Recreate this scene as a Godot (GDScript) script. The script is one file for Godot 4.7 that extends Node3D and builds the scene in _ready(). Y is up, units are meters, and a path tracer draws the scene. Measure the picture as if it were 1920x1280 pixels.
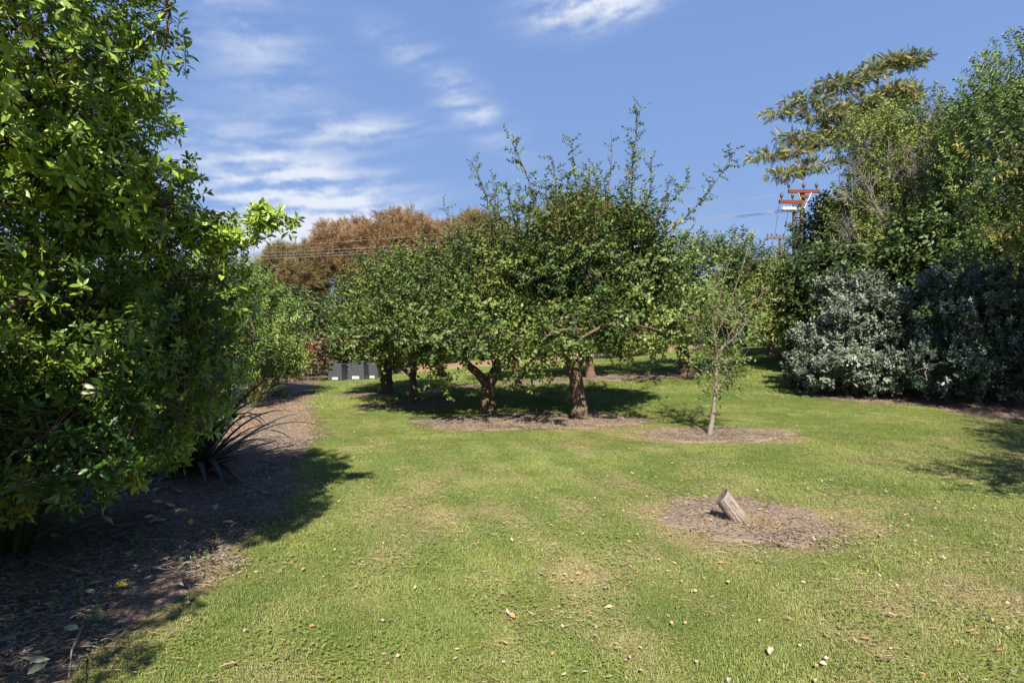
extends Node3D
# An orchard lawn: a leafy hedge tree on the left, old fruit trees in the middle, grey-green shrubs and tall trees on the right.

var rng := RandomNumberGenerator.new()
var nz := FastNoiseLite.new()
var nf := FastNoiseLite.new()
var names := {}
var M := {}
var S := {}
const UP := Vector3.UP

# ------------------------------------------------------------------ basics
func R(a := 0.0, b := 1.0) -> float:
	return rng.randf_range(a, b)

func rdir() -> Vector3:
	var z := R(-1, 1)
	var a := R(0, TAU)
	var q := sqrt(1.0 - z * z)
	return Vector3(q * cos(a), z, q * sin(a))

func sm(a: float, b: float, x: float) -> float:
	return smoothstep(a, b, x)

# height of the ground at x metres to the side, d metres ahead
func gh(x: float, d: float) -> float:
	return sm(6.0, 24.0, d) * (0.25 + 0.075 * clampf(x + 3.0, -3.0, 14.0)) + 0.03 * nz.get_noise_2d(x * 14.0, d * 14.0) * sm(2.0, 6.0, d)

func P(x: float, d: float, h := 0.0) -> Vector3:
	return Vector3(x, gh(x, d) + h, -d)

class MB:
	var v := PackedVector3Array()
	var c := PackedColorArray()
	var i := PackedInt32Array()
	func vert(p: Vector3, col := Color.WHITE) -> int:
		v.push_back(p)
		c.push_back(col)
		return v.size() - 1
	func tri(a: int, b: int, d: int) -> void:
		i.push_back(a); i.push_back(b); i.push_back(d)
	func quad(a: int, b: int, d: int, e: int) -> void:
		tri(a, b, d); tri(a, d, e)
	func flat_quad(a: Vector3, b: Vector3, d: Vector3, e: Vector3, col := Color.WHITE) -> void:
		quad(vert(a, col), vert(b, col), vert(d, col), vert(e, col))
	func box(center: Vector3, size: Vector3, b := Basis.IDENTITY, col := Color.WHITE, taper := 1.0) -> void:
		var h := size * 0.5
		var k: Array[Vector3] = []
		for y in [-1, 1]:
			var t: float = taper if y > 0 else 1.0
			for q in [[-1, -1], [1, -1], [1, 1], [-1, 1]]:
				k.append(center + b * Vector3(h.x * q[0] * t, h.y * y, h.z * q[1] * t))
		flat_quad(k[0], k[1], k[5], k[4], col)
		flat_quad(k[1], k[2], k[6], k[5], col)
		flat_quad(k[2], k[3], k[7], k[6], col)
		flat_quad(k[3], k[0], k[4], k[7], col)
		flat_quad(k[4], k[5], k[6], k[7], col)
		flat_quad(k[3], k[2], k[1], k[0], col)
	func tube(pts: Array, rad: Array, sides: int, col := Color.WHITE, cap := false) -> void:
		var rings: Array[int] = []
		var side := Vector3.RIGHT
		for k in pts.size():
			var t: Vector3 = (pts[mini(k + 1, pts.size() - 1)] - pts[maxi(k - 1, 0)]).normalized()
			side = side - t * side.dot(t)
			if side.length() < 0.05:
				side = Vector3.FORWARD - t * Vector3.FORWARD.dot(t)
			side = side.normalized()
			var up := t.cross(side)
			rings.append(v.size())
			for s in sides:
				var a := TAU * s / sides
				vert(pts[k] + (side * cos(a) + up * sin(a)) * rad[k], col)
		for k in pts.size() - 1:
			for s in sides:
				var n := (s + 1) % sides
				quad(rings[k] + s, rings[k + 1] + s, rings[k + 1] + n, rings[k] + n)
		if cap:
			var e := vert(pts[-1], col)
			for s in sides:
				tri(rings[-1] + s, e, rings[-1] + (s + 1) % sides)
	# a leaf blade: folded along its rib, curling down, rows of cells along it
	func leaf(base: Vector3, dir: Vector3, up: Vector3, length: float, wide: float, rows: int, fold: float, curl: float, col: Color, fat := 1.0, wave := 0.0) -> void:
		dir = dir.normalized()
		up = (up - dir * up.dot(dir)).normalized()
		var side := dir.cross(up)
		var rib := Color(col.r * 1.12, col.g * 1.1, col.b * 1.1)
		var last := vert(base, rib)
		var prev := -1
		for k in range(1, rows):
			var t := float(k) / rows
			var w := wide * 0.5 * sin(PI * pow(t, fat))
			var m := base + dir * length * t - up * curl * length * t * t
			var lift := up * (fold * w)
			var wob := up * wave * wide * (1.0 if k % 2 else -1.0)
			var a := vert(m - side * w + lift + wob, col)
			vert(m, rib)
			vert(m + side * w + lift - wob, col)
			if prev < 0:
				tri(last, a, a + 1); tri(last, a + 1, a + 2)
			else:
				quad(prev, a, a + 1, prev + 1); quad(prev + 1, a + 1, a + 2, prev + 2)
			prev = a
		var e := vert(base + dir * length - up * curl * length, col)
		tri(prev, e, prev + 1); tri(prev + 1, e, prev + 2)
	func mesh(mat: Material = null) -> ArrayMesh:
		var n := PackedVector3Array()
		n.resize(v.size())
		for k in range(0, i.size(), 3):
			var f := (v[i[k + 2]] - v[i[k]]).cross(v[i[k + 1]] - v[i[k]])
			n[i[k]] += f; n[i[k + 1]] += f; n[i[k + 2]] += f
		for k in n.size():
			n[k] = n[k].normalized() if n[k].length_squared() > 1e-20 else Vector3.UP
		var a := []
		a.resize(Mesh.ARRAY_MAX)
		a[Mesh.ARRAY_VERTEX] = v
		a[Mesh.ARRAY_NORMAL] = n
		a[Mesh.ARRAY_COLOR] = c
		a[Mesh.ARRAY_INDEX] = i
		var m := ArrayMesh.new()
		m.add_surface_from_arrays(Mesh.PRIMITIVE_TRIANGLES, a)
		if mat:
			m.surface_set_material(0, mat)
		return m

func numbered(called: String) -> String:
	var n: int = names.get(called, 0)
	names[called] = n + 1
	return called if n == 0 else "%s_%03d" % [called, n]

func tag(o: Node3D, label: String, category := "", group := "", kind := "") -> Node3D:
	if label: o.set_meta("label", label)
	if category: o.set_meta("category", category)
	if group: o.set_meta("group", group)
	if kind: o.set_meta("kind", kind)
	return o

func thing(called: String, label: String, category: String, at := Vector3.ZERO, group := "") -> Node3D:
	var o := Node3D.new()
	o.name = numbered(called)
	add_child(o)
	o.position = at
	tag(o, label, category, group)
	return o

func obj(called: String, mesh: Mesh, mat: Material, parent: Node3D = null, xf := Transform3D.IDENTITY) -> MeshInstance3D:
	var o := MeshInstance3D.new()
	o.name = numbered(called) if parent == null else called
	o.mesh = mesh
	if mat: o.material_override = mat
	(parent if parent else self).add_child(o, true)
	o.transform = xf
	return o

func multi(called: String, mesh: Mesh, mat: Material, xfs: Array, cols: Array, parent: Node3D = null, kind := "stuff") -> MultiMeshInstance3D:
	var mm := MultiMesh.new()
	mm.transform_format = MultiMesh.TRANSFORM_3D
	mm.use_colors = true
	mm.mesh = mesh
	mm.instance_count = xfs.size()
	for k in xfs.size():
		mm.set_instance_transform(k, xfs[k])
		mm.set_instance_color(k, cols[k])
	var o := MultiMeshInstance3D.new()
	o.name = numbered(called) if parent == null else called
	o.multimesh = mm
	o.material_override = mat
	(parent if parent else self).add_child(o, true)
	if kind: o.set_meta("kind", kind)
	return o

func basis_y(dir: Vector3, upish: Vector3, roll := 0.0) -> Basis:
	var y := dir.normalized()
	var z := upish - y * upish.dot(y)
	if z.length() < 0.12:
		z = Vector3.BACK - y * Vector3.BACK.dot(y) + Vector3(0.3, 0, 0)
		z -= y * z.dot(y)
	z = z.normalized()
	return Basis(y.cross(z), y, z).rotated(y, roll)

func lin(r: float, g: float, b: float) -> Color:
	return Color(r, g, b)

# ------------------------------------------------------------------ materials
func noise_tex(freq: float, ramp: Array, size := 512, octaves := 5, normal := false, bump := 6.0, sd := 1, kind := FastNoiseLite.TYPE_SIMPLEX_SMOOTH) -> NoiseTexture2D:
	var n := FastNoiseLite.new()
	n.noise_type = kind
	n.seed = sd
	n.frequency = freq
	n.fractal_octaves = octaves
	n.fractal_gain = 0.6
	var t := NoiseTexture2D.new()
	t.noise = n
	t.width = size
	t.height = size
	t.seamless = true
	t.as_normal_map = normal
	t.bump_strength = bump
	if ramp.size():
		var g := Gradient.new()
		var offs := PackedFloat32Array()
		var cs := PackedColorArray()
		for k in ramp.size():
			offs.append(float(k) / (ramp.size() - 1))
			cs.append((ramp[k] as Color).linear_to_srgb())
		g.offsets = offs
		g.colors = cs
		t.color_ramp = g
	return t

func leaf_mat(rough: float, through: float, spec := 0.5) -> StandardMaterial3D:
	var m := StandardMaterial3D.new()
	m.vertex_color_use_as_albedo = true
	m.roughness = rough
	m.metallic_specular = spec
	m.cull_mode = BaseMaterial3D.CULL_DISABLED
	m.backlight_enabled = through > 0.0
	m.backlight = Color(through * 0.95, through, through * 0.45)
	return m

func bark_mat(dark: Color, light: Color, sx: float, sy: float, bump := 8.0) -> StandardMaterial3D:
	var m := StandardMaterial3D.new()
	m.albedo_texture = noise_tex(0.02, [dark, dark.lerp(light, 0.35), light.lerp(dark, 0.3), light], 512, 5)
	m.normal_enabled = true
	m.normal_texture = noise_tex(0.025, [], 512, 5, true, bump, 4)
	m.normal_scale = 1.4
	m.uv1_triplanar = true
	m.uv1_scale = Vector3(sx, sy, sx)
	m.roughness = 0.95
	m.metallic_specular = 0.2
	m.vertex_color_use_as_albedo = true
	return m

func soil_mat(a: Color, b: Color, c: Color, scale := 1.4) -> StandardMaterial3D:
	var m := StandardMaterial3D.new()
	m.albedo_texture = noise_tex(0.012, [a, b, b, c, b], 1024, 7, false, 6.0, 7)
	m.normal_enabled = true
	m.normal_texture = noise_tex(0.03, [], 512, 6, true, 9.0, 8)
	m.normal_scale = 1.6
	m.uv1_triplanar = true
	m.uv1_world_triplanar = true
	m.uv1_scale = Vector3.ONE * scale
	m.roughness = 1.0
	m.metallic_specular = 0.15
	m.vertex_color_use_as_albedo = true
	return m

func plain_mat(c: Color, rough := 0.8, metal := 0.0) -> StandardMaterial3D:
	var m := StandardMaterial3D.new()
	m.albedo_color = c.linear_to_srgb()
	m.roughness = rough
	m.metallic = metal
	return m

func make_materials() -> void:
	M.glossy_leaf = leaf_mat(0.4, 0.5, 0.5)
	M.leaf = leaf_mat(0.5, 0.42, 0.45)
	M.matte_leaf = leaf_mat(0.65, 0.3, 0.35)
	M.grass = leaf_mat(0.6, 0.45, 0.3)
	M.dry = leaf_mat(0.8, 0.15, 0.25)
	M.bark = bark_mat(lin(.04, .028, .02), lin(.25, .185, .14), 9.0, 1.1, 12.0)
	M.pale_bark = bark_mat(lin(.12, .105, .09), lin(.34, .3, .26), 6.0, 3.0)
	M.twig = leaf_mat(0.9, 0.0, 0.2)
	M.soil = soil_mat(lin(.13, .1, .077), lin(.24, .188, .147), lin(.34, .28, .22))
	M.mulch = soil_mat(lin(.085, .068, .056), lin(.2, .155, .125), lin(.36, .29, .225), 1.9)
	M.bank = soil_mat(lin(.12, .085, .05), lin(.22, .155, .095), lin(.28, .21, .14), 0.9)
	var g := StandardMaterial3D.new()
	g.vertex_color_use_as_albedo = true
	g.albedo_texture = noise_tex(0.02, [lin(.45, .45, .45), lin(.72, .72, .72), lin(.8, .8, .8), lin(1, 1, 1)], 1024, 7)
	g.normal_enabled = true
	g.normal_texture = noise_tex(0.05, [], 512, 6, true, 9.0, 3)
	g.normal_scale = 1.5
	g.uv1_triplanar = true
	g.uv1_world_triplanar = true
	g.uv1_scale = Vector3.ONE * 1.1
	g.roughness = 1.0
	g.metallic_specular = 0.1
	M.ground = g
	M.wood = bark_mat(lin(.12, .105, .095), lin(.46, .405, .355), 14.0, 2.0, 5.0)
	M.pole_wood = bark_mat(lin(.07, .06, .05), lin(.2, .17, .14), 4.0, .6)
	M.rust = bark_mat(lin(.1, .03, .02), lin(.22, .075, .045), 3.0, 3.0, 2.0)
	M.ceramic = plain_mat(lin(.06, .05, .05), 0.3)
	M.glass_white = plain_mat(lin(.62, .64, .66), 0.25)
	M.steel = plain_mat(lin(.5, .5, .5), 0.5, 0.4)
	M.wire = plain_mat(lin(.3, .31, .32), 0.6, 0.0)
	M.wire_dark = plain_mat(lin(.12, .13, .14), 0.6, 0.0)
	M.bin = plain_mat(lin(.05, .055, .065), 0.5)
	M.label = plain_mat(lin(.7, .7, .68), 0.7)
	M.print = plain_mat(lin(.12, .12, .12), 0.8)
	M.apple = plain_mat(lin(.62, .38, .06), 0.4)

# ------------------------------------------------------------------ sprays: the small pieces that crowns are made of
func vary(lo := 0.82, hi := 1.16, warm := 0.08) -> Color:
	var k := R(lo, hi)
	var w := R(-warm, warm)
	return Color(k * (1.0 + w), k, k * (1.0 - w))

func whorl(leaves: int, size: float, ratio: float, lift_lo: float, lift_hi: float, rows: int, stem := 0.14, wave := 0.05) -> ArrayMesh:
	var b := MB.new()
	b.tube([Vector3(R(-.02, .02), -stem, R(-.02, .02)), Vector3.ZERO], [size * .035, size * .022], 4, Color(1.2, .95, .8))
	for k in leaves:
		var a := k * 2.39996 + R(-.3, .3)
		var e := lerpf(lift_lo, lift_hi, float(k) / leaves) + R(-.4, .4)
		var out := Vector3(cos(a), 0, sin(a))
		var dir := (out * cos(e) + UP * sin(e)).normalized()
		var l := size * R(.75, 1.15)
		b.leaf(Vector3(0, -stem * .75 * pow(1.0 - float(k) / leaves, 1.4) * R(.5, 1.0), 0), dir, UP * cos(e) - out * sin(e) + rdir() * .25, l, l * ratio * R(.85, 1.15), rows, R(.1, .45), R(-.02, .28), vary(), 1.3, wave)
	return b.mesh()

func shoot(length: float, n: int, size: float, ratio: float, droop: float, rows: int, twig_col: Color, fat := .85) -> ArrayMesh:
	var b := MB.new()
	var pts := []
	var rad := []
	var bend := Vector3(R(-.06, .06), 0, R(-.12, .05))
	for k in 4:
		var t := k / 3.0
		pts.append(Vector3(0, length * t, 0) + bend * t * t)
		rad.append(lerpf(.0035, .0012, t) * length / .45)
	b.tube(pts, rad, 3, twig_col)
	for k in n:
		var t := (k + R(.1, .9)) / n
		var at := Vector3(0, length * t, 0) + bend * t * t
		var a := k * 2.4 + R(-.4, .4)
		var dir := Vector3(cos(a), R(.15, .8), sin(a) * .85 - droop * R(.2, 1.1)).normalized()
		var l := size * R(.7, 1.2)
		b.leaf(at, dir, Vector3(R(-.5, .5), R(.1, .8), R(.3, 1.0)), l, l * ratio * R(.85, 1.15), rows, R(.1, .4), R(0, .3), vary(.78, 1.2, .1), fat)
	return b.mesh()

func frond(length: float, pairs: int, pin: float) -> ArrayMesh:
	var b := MB.new()
	b.tube([Vector3.ZERO, Vector3(0, length * .5, -.01), Vector3(0, length, -.07)], [.006, .004, .002], 3, Color(.9, .7, .5))
	for k in pairs:
		var t := (k + .6) / pairs
		var at := Vector3(0, length * t, -.07 * t * t)
		var l := pin * (sin(PI * (t * .75 + .18))) * R(.85, 1.1)
		for s in [-1.0, 1.0]:
			b.leaf(at, Vector3(s, .45, -.12), Vector3(0, 0, 1), l, pin * .27, 3, .1, .5, vary(.8, 1.2, .1))
	return b.mesh()

func wisp(n: int, reach: float, thin: float) -> ArrayMesh:
	var b := MB.new()
	for k in 7:
		var q := rdir()
		q.y = absf(q.y) * .9 + .1
		var e := q * reach * R(.6, 1.0)
		b.tube([Vector3.ZERO, e * .5 + rdir() * .05 * reach, e], [.012 * reach, .008 * reach, .003 * reach], 3, Color(.5, .45, .42))
		for j in n / 7:
			var at := e * R(.25, 1.0) + rdir() * .12 * reach
			var dir := (q + rdir() * .75 + UP * .25).normalized()
			var sd := dir.cross(rdir()).normalized() * thin * .5
			var l := reach * R(.22, .48)
			var col := vary(.7, 1.25, .12)
			b.tri(b.vert(at - sd, col), b.vert(at + dir * l, col), b.vert(at + sd, col))
	return b.mesh()

func grass_patch(n: int, size: float, hi: float, wide: float, straw: float) -> ArrayMesh:
	var b := MB.new()
	for k in n:
		var at := Vector3(R(-.5, .5), 0, R(-.5, .5)) * size
		var h := hi * R(.35, 1.15)
		var lean := Vector3(R(-1, 1), 0, R(-1, 1)) * h * .8
		var col := vary(.72, 1.25, .1)
		if R() < straw:
			col = Color(1.7, 1.2, 1.5) * R(.7, 1.1)
			lean *= 2.2
			h *= .55
		var sd := Vector3(lean.z, 0, -lean.x).normalized().rotated(UP, R(-.8, .8)) * wide * .5 * R(.7, 1.3)
		var m := at + lean * .35 + UP * h * .65
		var a0 := b.vert(at - sd, col)
		b.vert(at + sd, col)
		b.vert(m + sd * .8, col)
		b.vert(m - sd * .8, col)
		b.quad(a0, a0 + 3, a0 + 2, a0 + 1)
		var e := b.vert(at + lean + UP * h, col)
		b.tri(a0 + 3, e, a0 + 2)
	return b.mesh()

func clover_patch(n: int, size: float) -> ArrayMesh:
	var b := MB.new()
	for k in n:
		var at := Vector3(R(-.5, .5), R(.012, .035), R(-.5, .5)) * Vector3(size, 1, size)
		var a := R(0, TAU)
		var col := vary(.75, 1.2, .08)
		for j in 3:
			var q := Vector3(cos(a + j * 2.09), R(.0, .4), sin(a + j * 2.09))
			b.leaf(at, q, UP, R(.008, .015), R(.008, .013), 2, .2, .1, col)
	return b.mesh()

func chips(n: int, size: float, long: float, thin: float, sticks: float) -> ArrayMesh:
	var b := MB.new()
	for k in n:
		var at := Vector3(R(-.5, .5) * size, R(.002, .012), R(-.5, .5) * size)
		var a := R(0, TAU)
		var dir := Vector3(cos(a), R(-.15, .3), sin(a))
		var col := vary(.55, 1.35, .12)
		if R() < sticks:
			var e := at + dir.normalized() * long * R(1.0, 3.0) * Vector3(1, .3, 1)
			b.tube([at, (at + e) * .5 + rdir() * long * .12, e], [.0022, .002, .0012], 3, col * 1.2)
		else:
			b.leaf(at, dir, UP + rdir() * .5, long * R(.5, 1.3), thin * R(.6, 1.4), 2, R(-.3, .5), R(-.2, .3), col)
	return b.mesh()

func set_of(n: int, make: Callable) -> Array:
	var out := []
	for k in n:
		out.append(make.call())
	return out

func make_sprays() -> void:
	S.whorl = set_of(7, func(): return whorl(9 + rng.randi() % 7, R(.052, .076), .36, -.35, 1.0, 5, .14))
	S.plum = set_of(5, func(): return shoot(.42, 15, .08, .64, .55, 3, Color(.9, .6, .45)))
	S.plum_small = set_of(3, func(): return shoot(.3, 11, .06, .5, .3, 3, Color(.9, .6, .45)))
	S.rosette = set_of(4, func(): return whorl(11, .062, .46, .1, 1.15, 3, .12, 0.0))
	S.spray = set_of(5, func(): return shoot(.4, 20, .075, .42, .25, 3, Color(1.2, .9, .7)))
	S.broad = set_of(4, func(): return shoot(.42, 14, .11, .5, .5, 3, Color(.8, .7, .6)))
	S.willowy = set_of(4, func(): return shoot(.5, 22, .1, .26, .55, 3, Color(1.3, 1.0, .8)))
	S.frond = set_of(4, func(): return frond(.34, 12, .085))
	S.wisp = set_of(4, func(): return wisp(150, 1.0, .035))
	S.canna = set_of(3, func(): return shoot(.7, 9, .3, .36, -.2, 4, Color(.9, .6, .6)))
	S.bare = set_of(4, func(): return dead_twigs())

func dead_twigs() -> ArrayMesh:
	var b := MB.new()
	for k in 6:
		var q := (Vector3(R(-.5, .5), 1.0, R(-.5, .5))).normalized()
		var e := q * R(.5, 1.0)
		b.tube([Vector3.ZERO, e * .5 + rdir() * .05, e], [.009, .006, .002], 3, vary(.8, 1.1, .03))
		for j in 5:
			var at := e * R(.3, .9)
			var f := at + (q + rdir() * .8).normalized() * R(.15, .35)
			b.tube([at, f], [.004, .0015], 3, vary(.8, 1.1, .03))
	return b.mesh()

# ------------------------------------------------------------------ trees
# grows branches from the trunk's top through scattered points; returns the points
func grow(b: MB, nodes: Array, pts: Array, tip: float, sides: int, thick_at_fork: float) -> void:
	var pos := []
	var par := []
	for n in nodes:
		pos.append(n); par.append(-1)
	var root: Vector3 = nodes[0]
	pts.sort_custom(func(p, q): return p.distance_squared_to(root) < q.distance_squared_to(root))
	var far := []
	for n in nodes: far.append(n.distance_to(root))
	for p in pts:
		var best := 0
		var cost := 1e9
		for k in pos.size():
			var dd: float = p.distance_to(pos[k])
			var c: float = dd * dd * 1.2 + dd * .4 + far[k] * .25
			if c < cost:
				cost = c; best = k
		far.append(far[best] + p.distance_to(pos[best]))
		pos.append(p); par.append(best)
	var weight := []
	weight.resize(pos.size())
	weight.fill(0.0)
	for k in range(pos.size() - 1, -1, -1):
		if weight[k] == 0.0: weight[k] = 1.0
		if par[k] >= 0: weight[par[k]] += weight[k]
	var most := 1.0
	for k in nodes.size(): most = maxf(most, weight[k])
	for k in range(nodes.size(), pos.size()):
		var a: Vector3 = pos[par[k]]
		var e: Vector3 = pos[k]
		var r1: float = maxf(tip, thick_at_fork * pow(weight[k] / most, .55))
		var r0: float = maxf(tip, minf(thick_at_fork * pow(weight[par[k]] / most, .55), r1 * 1.5))
		var before: Vector3 = (a - pos[par[par[k]]]).normalized() if par[par[k]] >= 0 else UP
		var m: Vector3 = (a + e) * .5 + before * a.distance_to(e) * .12 + rdir() * a.distance_to(e) * .05
		b.tube([a, m, e], [r0, (r0 + r1) * .5, r1], sides if r0 > .02 else 4, vary(.9, 1.08, .03))

func in_blobs(blobs: Array, shell: float) -> Array:
	# a random point in one of the ellipsoids [x, h, toward the camera, rx, rh, rz], bigger ones more often
	var total := 0.0
	for q in blobs: total += pow(q[3] * q[4] * q[5], .8) * (q[6] if q.size() > 6 else 1.0)
	var pick := R(0, total)
	var which: Array = blobs[0]
	for q in blobs:
		pick -= pow(q[3] * q[4] * q[5], .8) * (q[6] if q.size() > 6 else 1.0)
		if pick <= 0.0:
			which = q
			break
	var u := rdir()
	var r := pow(R(), shell)
	return [Vector3(which[0], which[1], which[2]) + u * Vector3(which[3], which[4], which[5]) * r, u, r]

# o: at, trunk (list of points), rad (list), blobs, anchors, n, sprays, mat, size [lo, hi], cols [a, b], accent, accent_share, bark, out, up, rnd, gap, lift
func tree(called: String, label: String, category: String, group: String, o: Dictionary) -> Node3D:
	var t := thing(called, label, category, o.at, group)
	var b := MB.new()
	var forks := []
	for stem in o.trunks:
		var pts: Array = []
		var rad: Array = []
		var sp: Array = stem[0]
		for k in range(sp.size() - 1):
			for j in 5:
				var f := j / 5.0
				pts.append(sp[k].lerp(sp[k + 1], f) + Vector3(R(-1, 1), 0, R(-1, 1)) * stem[1][k] * .14 * (0.0 if k + j == 0 else 1.0))
				rad.append(lerpf(stem[1][k], stem[1][k + 1], f) * (1.0 + (.32 * pow(1.0 - j / 5.0, 3.0) if k == 0 and sp[0].y < .05 else 0.0)) * R(.95, 1.05))
		pts.append(sp[-1]); rad.append(stem[1][-1])
		if sp[0].y < .05: pts[0] = pts[0] - UP * .12
		b.tube(pts, rad, 12 if stem[1][0] > .05 else 7, Color.WHITE)
		forks.append(sp[-1])
	var anchors := []
	var gap: float = o.get("gap", -9.0)
	var gf: float = o.get("gapf", .9)
	var base: Vector3 = o.at
	var tries := 0
	while anchors.size() < o.anchors and tries < o.anchors * 8:
		tries += 1
		var q := in_blobs(o.blobs, o.get("shell_a", .6))
		var p: Vector3 = q[0]
		if nf.get_noise_3dv((p + base) * gf * 10.0) < gap: continue
		anchors.append(p)
	var rt: float = o.get("fork_r", .08)
	grow(b, forks, anchors.duplicate(), o.get("tip", .006), 8, rt)
	var per := []
	var cols := []
	for k in o.sprays.size():
		per.append([]); cols.append([])
	var n: int = o.n
	var shell: float = o.get("shell", .38)
	var twigs: float = o.get("twigs", .5)
	var roll: float = o.get("roll", PI)
	tries = 0
	var made := 0
	while made < n and tries < n * 6:
		tries += 1
		var q := in_blobs(o.blobs, shell)
		var p: Vector3 = q[0]
		if p.y < .12 or nf.get_noise_3dv((p + base) * gf * 10.0) < gap + (0.16 * (1.0 - q[2])): continue
		made += 1
		var u: Vector3 = q[1]
		var dir: Vector3 = (u * o.get("out", .6) + UP * o.get("up", .5) + rdir() * o.get("rnd", .55)).normalized()
		var s: float = R(o.size[0], o.size[1])
		var w := rng.randi() % per.size()
		var mixv := clampf(.5 + 1.1 * nz.get_noise_3dv((p + base) * 22.0) + R(-.35, .35), 0, 1)
		var col: Color = (o.cols[0] as Color).lerp(o.cols[1], mixv)
		if R() < o.get("accent_share", 0.0): col = col.lerp(o.accent, R(.4, 1.0))
		var xf := Transform3D(basis_y(dir, UP, R(-roll, roll)).scaled_local(Vector3.ONE * s), p)
		per[w].append(xf); cols[w].append(col)
		if R() < twigs:
			var near: Vector3 = anchors[0]
			var nd := 1e9
			for j in 14:
				var c: Vector3 = anchors[rng.randi() % anchors.size()]
				if c.distance_squared_to(p) < nd:
					nd = c.distance_squared_to(p); near = c
			if nd < pow(o.get("twig_reach", .8), 2.0):
				b.tube([near, (near + p) * .5 + rdir() * sqrt(nd) * .1, p - dir * .02], [o.get("tip", .006) * .9, o.get("tip", .006) * .6, o.get("tip", .006) * .4], 3, vary(.9, 1.2, .04))
	# long upright shoots that stick out of the crown: [from, to, leafiness]
	for sh in o.get("shoots", []):
		var a: Vector3 = sh[0]
		var e: Vector3 = sh[1]
		var side := rdir() * a.distance_to(e) * .07
		var pts := []
		var rad := []
		for k in 7:
			var f := k / 6.0
			pts.append(a.lerp(e, f) + side * sin(f * PI)); rad.append(lerpf(.013, .003, f))
		b.tube(pts, rad, 4, Color(1.0, .8, .7))
		var cnt := int(a.distance_to(e) * sh[2] * 1.4)
		for k in cnt:
			var f := (k + R()) / cnt
			if R() < .12: continue
			var dir := (e - a).normalized() * .6 + rdir() * .8
			var w := rng.randi() % per.size()
			per[w].append(Transform3D(basis_y(dir, UP, R(-.7, .7)).scaled_local(Vector3.ONE * R(.4, .62) * o.size[1]), a.lerp(e, f) + side * sin(f * PI)))
			cols[w].append((o.cols[0] as Color).lerp(o.cols[1], R()))
	obj(o.get("wood_name", "trunk"), b.mesh(), o.bark, t)
	if o.has("leaf_parts"):
		single_leaves(t, per, cols, o)
	for k in per.size():
		multi("foliage", o.sprays[k], o.mat, per[k], cols[k], t)
	return t

# of the sprays that show largest to somebody standing on the lawn, every leaf is a piece of its own
func single_leaves(t: Node3D, per: Array, cols: Array, o: Dictionary) -> void:
	var eye: Vector3 = Vector3(0, 1.6, 0) - o.at
	var found := []
	for w in per.size():
		for k in per[w].size():
			var q: Vector3 = per[w][k].origin - eye
			if -q.z > .4 and absf(q.x) < -q.z * .87 and absf(q.y) < -q.z * .57:
				found.append([q.length(), w, k])
	found.sort_custom(func(p, q): return p[0] < q[0])
	var shapes := []
	for k in 6:
		var b := MB.new()
		b.leaf(Vector3.ZERO, Vector3(0, 1, 0), Vector3(0, 0, 1), 1.0, .33, 6, R(.1, .45), R(0, .28), vary(.9, 1.15), 1.3, .05)
		shapes.append(b.mesh())
	var tints := []
	for k in 6:
		var m: StandardMaterial3D = M.glossy_leaf.duplicate()
		m.albedo_color = (o.cols[0] as Color).lerp(o.cols[1], k / 5.0).linear_to_srgb()
		tints.append(m)
	var drop := {}
	for k in mini(30, found.size()):
		var f: Array = found[k]
		drop[Vector2i(f[1], f[2])] = true
		var xf: Transform3D = per[f[1]][f[2]]
		for j in 10:
			var a := j * 2.39996 + R(-.3, .3)
			var e := lerpf(-.25, .85, j / 10.0) + R(-.2, .2)
			var out := Vector3(cos(a), 0, sin(a))
			var dir := (out * cos(e) + UP * sin(e)).normalized()
			var bb := basis_y(dir, UP * cos(e) - out * sin(e) + rdir() * .2)
			var l := .07 * R(.75, 1.15)
			obj("leaf", shapes[rng.randi() % 6], tints[rng.randi() % 6], t, xf * Transform3D(bb.scaled_local(Vector3.ONE * l), Vector3(0, -.025 + .0025 * j, 0)))
	for w in per.size():
		var a := []
		var c := []
		for k in per[w].size():
			if not drop.has(Vector2i(w, k)):
				a.append(per[w][k]); c.append(cols[w][k])
		per[w] = a
		cols[w] = c

# ------------------------------------------------------------------ the ground and its beds
var left_edge := [[-2, -2.15], [2.67, -2.08], [3.0, -2.13], [3.56, -2.03], [3.9, -1.98], [4.55, -2.2], [5.02, -2.16], [5.8, -2.33], [6.8, -2.6], [8.1, -2.96], [9.2, -3.2], [11.7, -4.05], [14.7, -5.2], [19.8, -6.9], [23, -7.6]]

func left_bed(d: float) -> float:
	for k in left_edge.size() - 1:
		if d <= left_edge[k + 1][0]:
			return lerpf(left_edge[k][1], left_edge[k + 1][1], clampf((d - left_edge[k][0]) / (left_edge[k + 1][0] - left_edge[k][0]), 0, 1))
	return -8.0

# bare patches: centre x, centre d, radius across, radius ahead
var patches := [
	[2.07, 5.1, .74, .72],
	[3.4, 9.35, 1.3, .62],
	[.35, 10.75, 2.3, .95],
	[-2.5, 13.4, 1.25, .55],
	[-3.4, 15.9, 1.6, .6],
	[.6, 17.2, 2.9, .5],
	[3.9, 17.4, 2.6, .9],
]
var right_bed := [[6.9, 13.9], [6.75, 13.2], [7.2, 12.4], [8.2, 12.05], [8.6, 11.5], [8.5, 10.9], [9.1, 10.0], [10.5, 9.2], [14, 8], [17, 12], [15, 20], [9, 18.5], [8.0, 16.0]]

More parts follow.
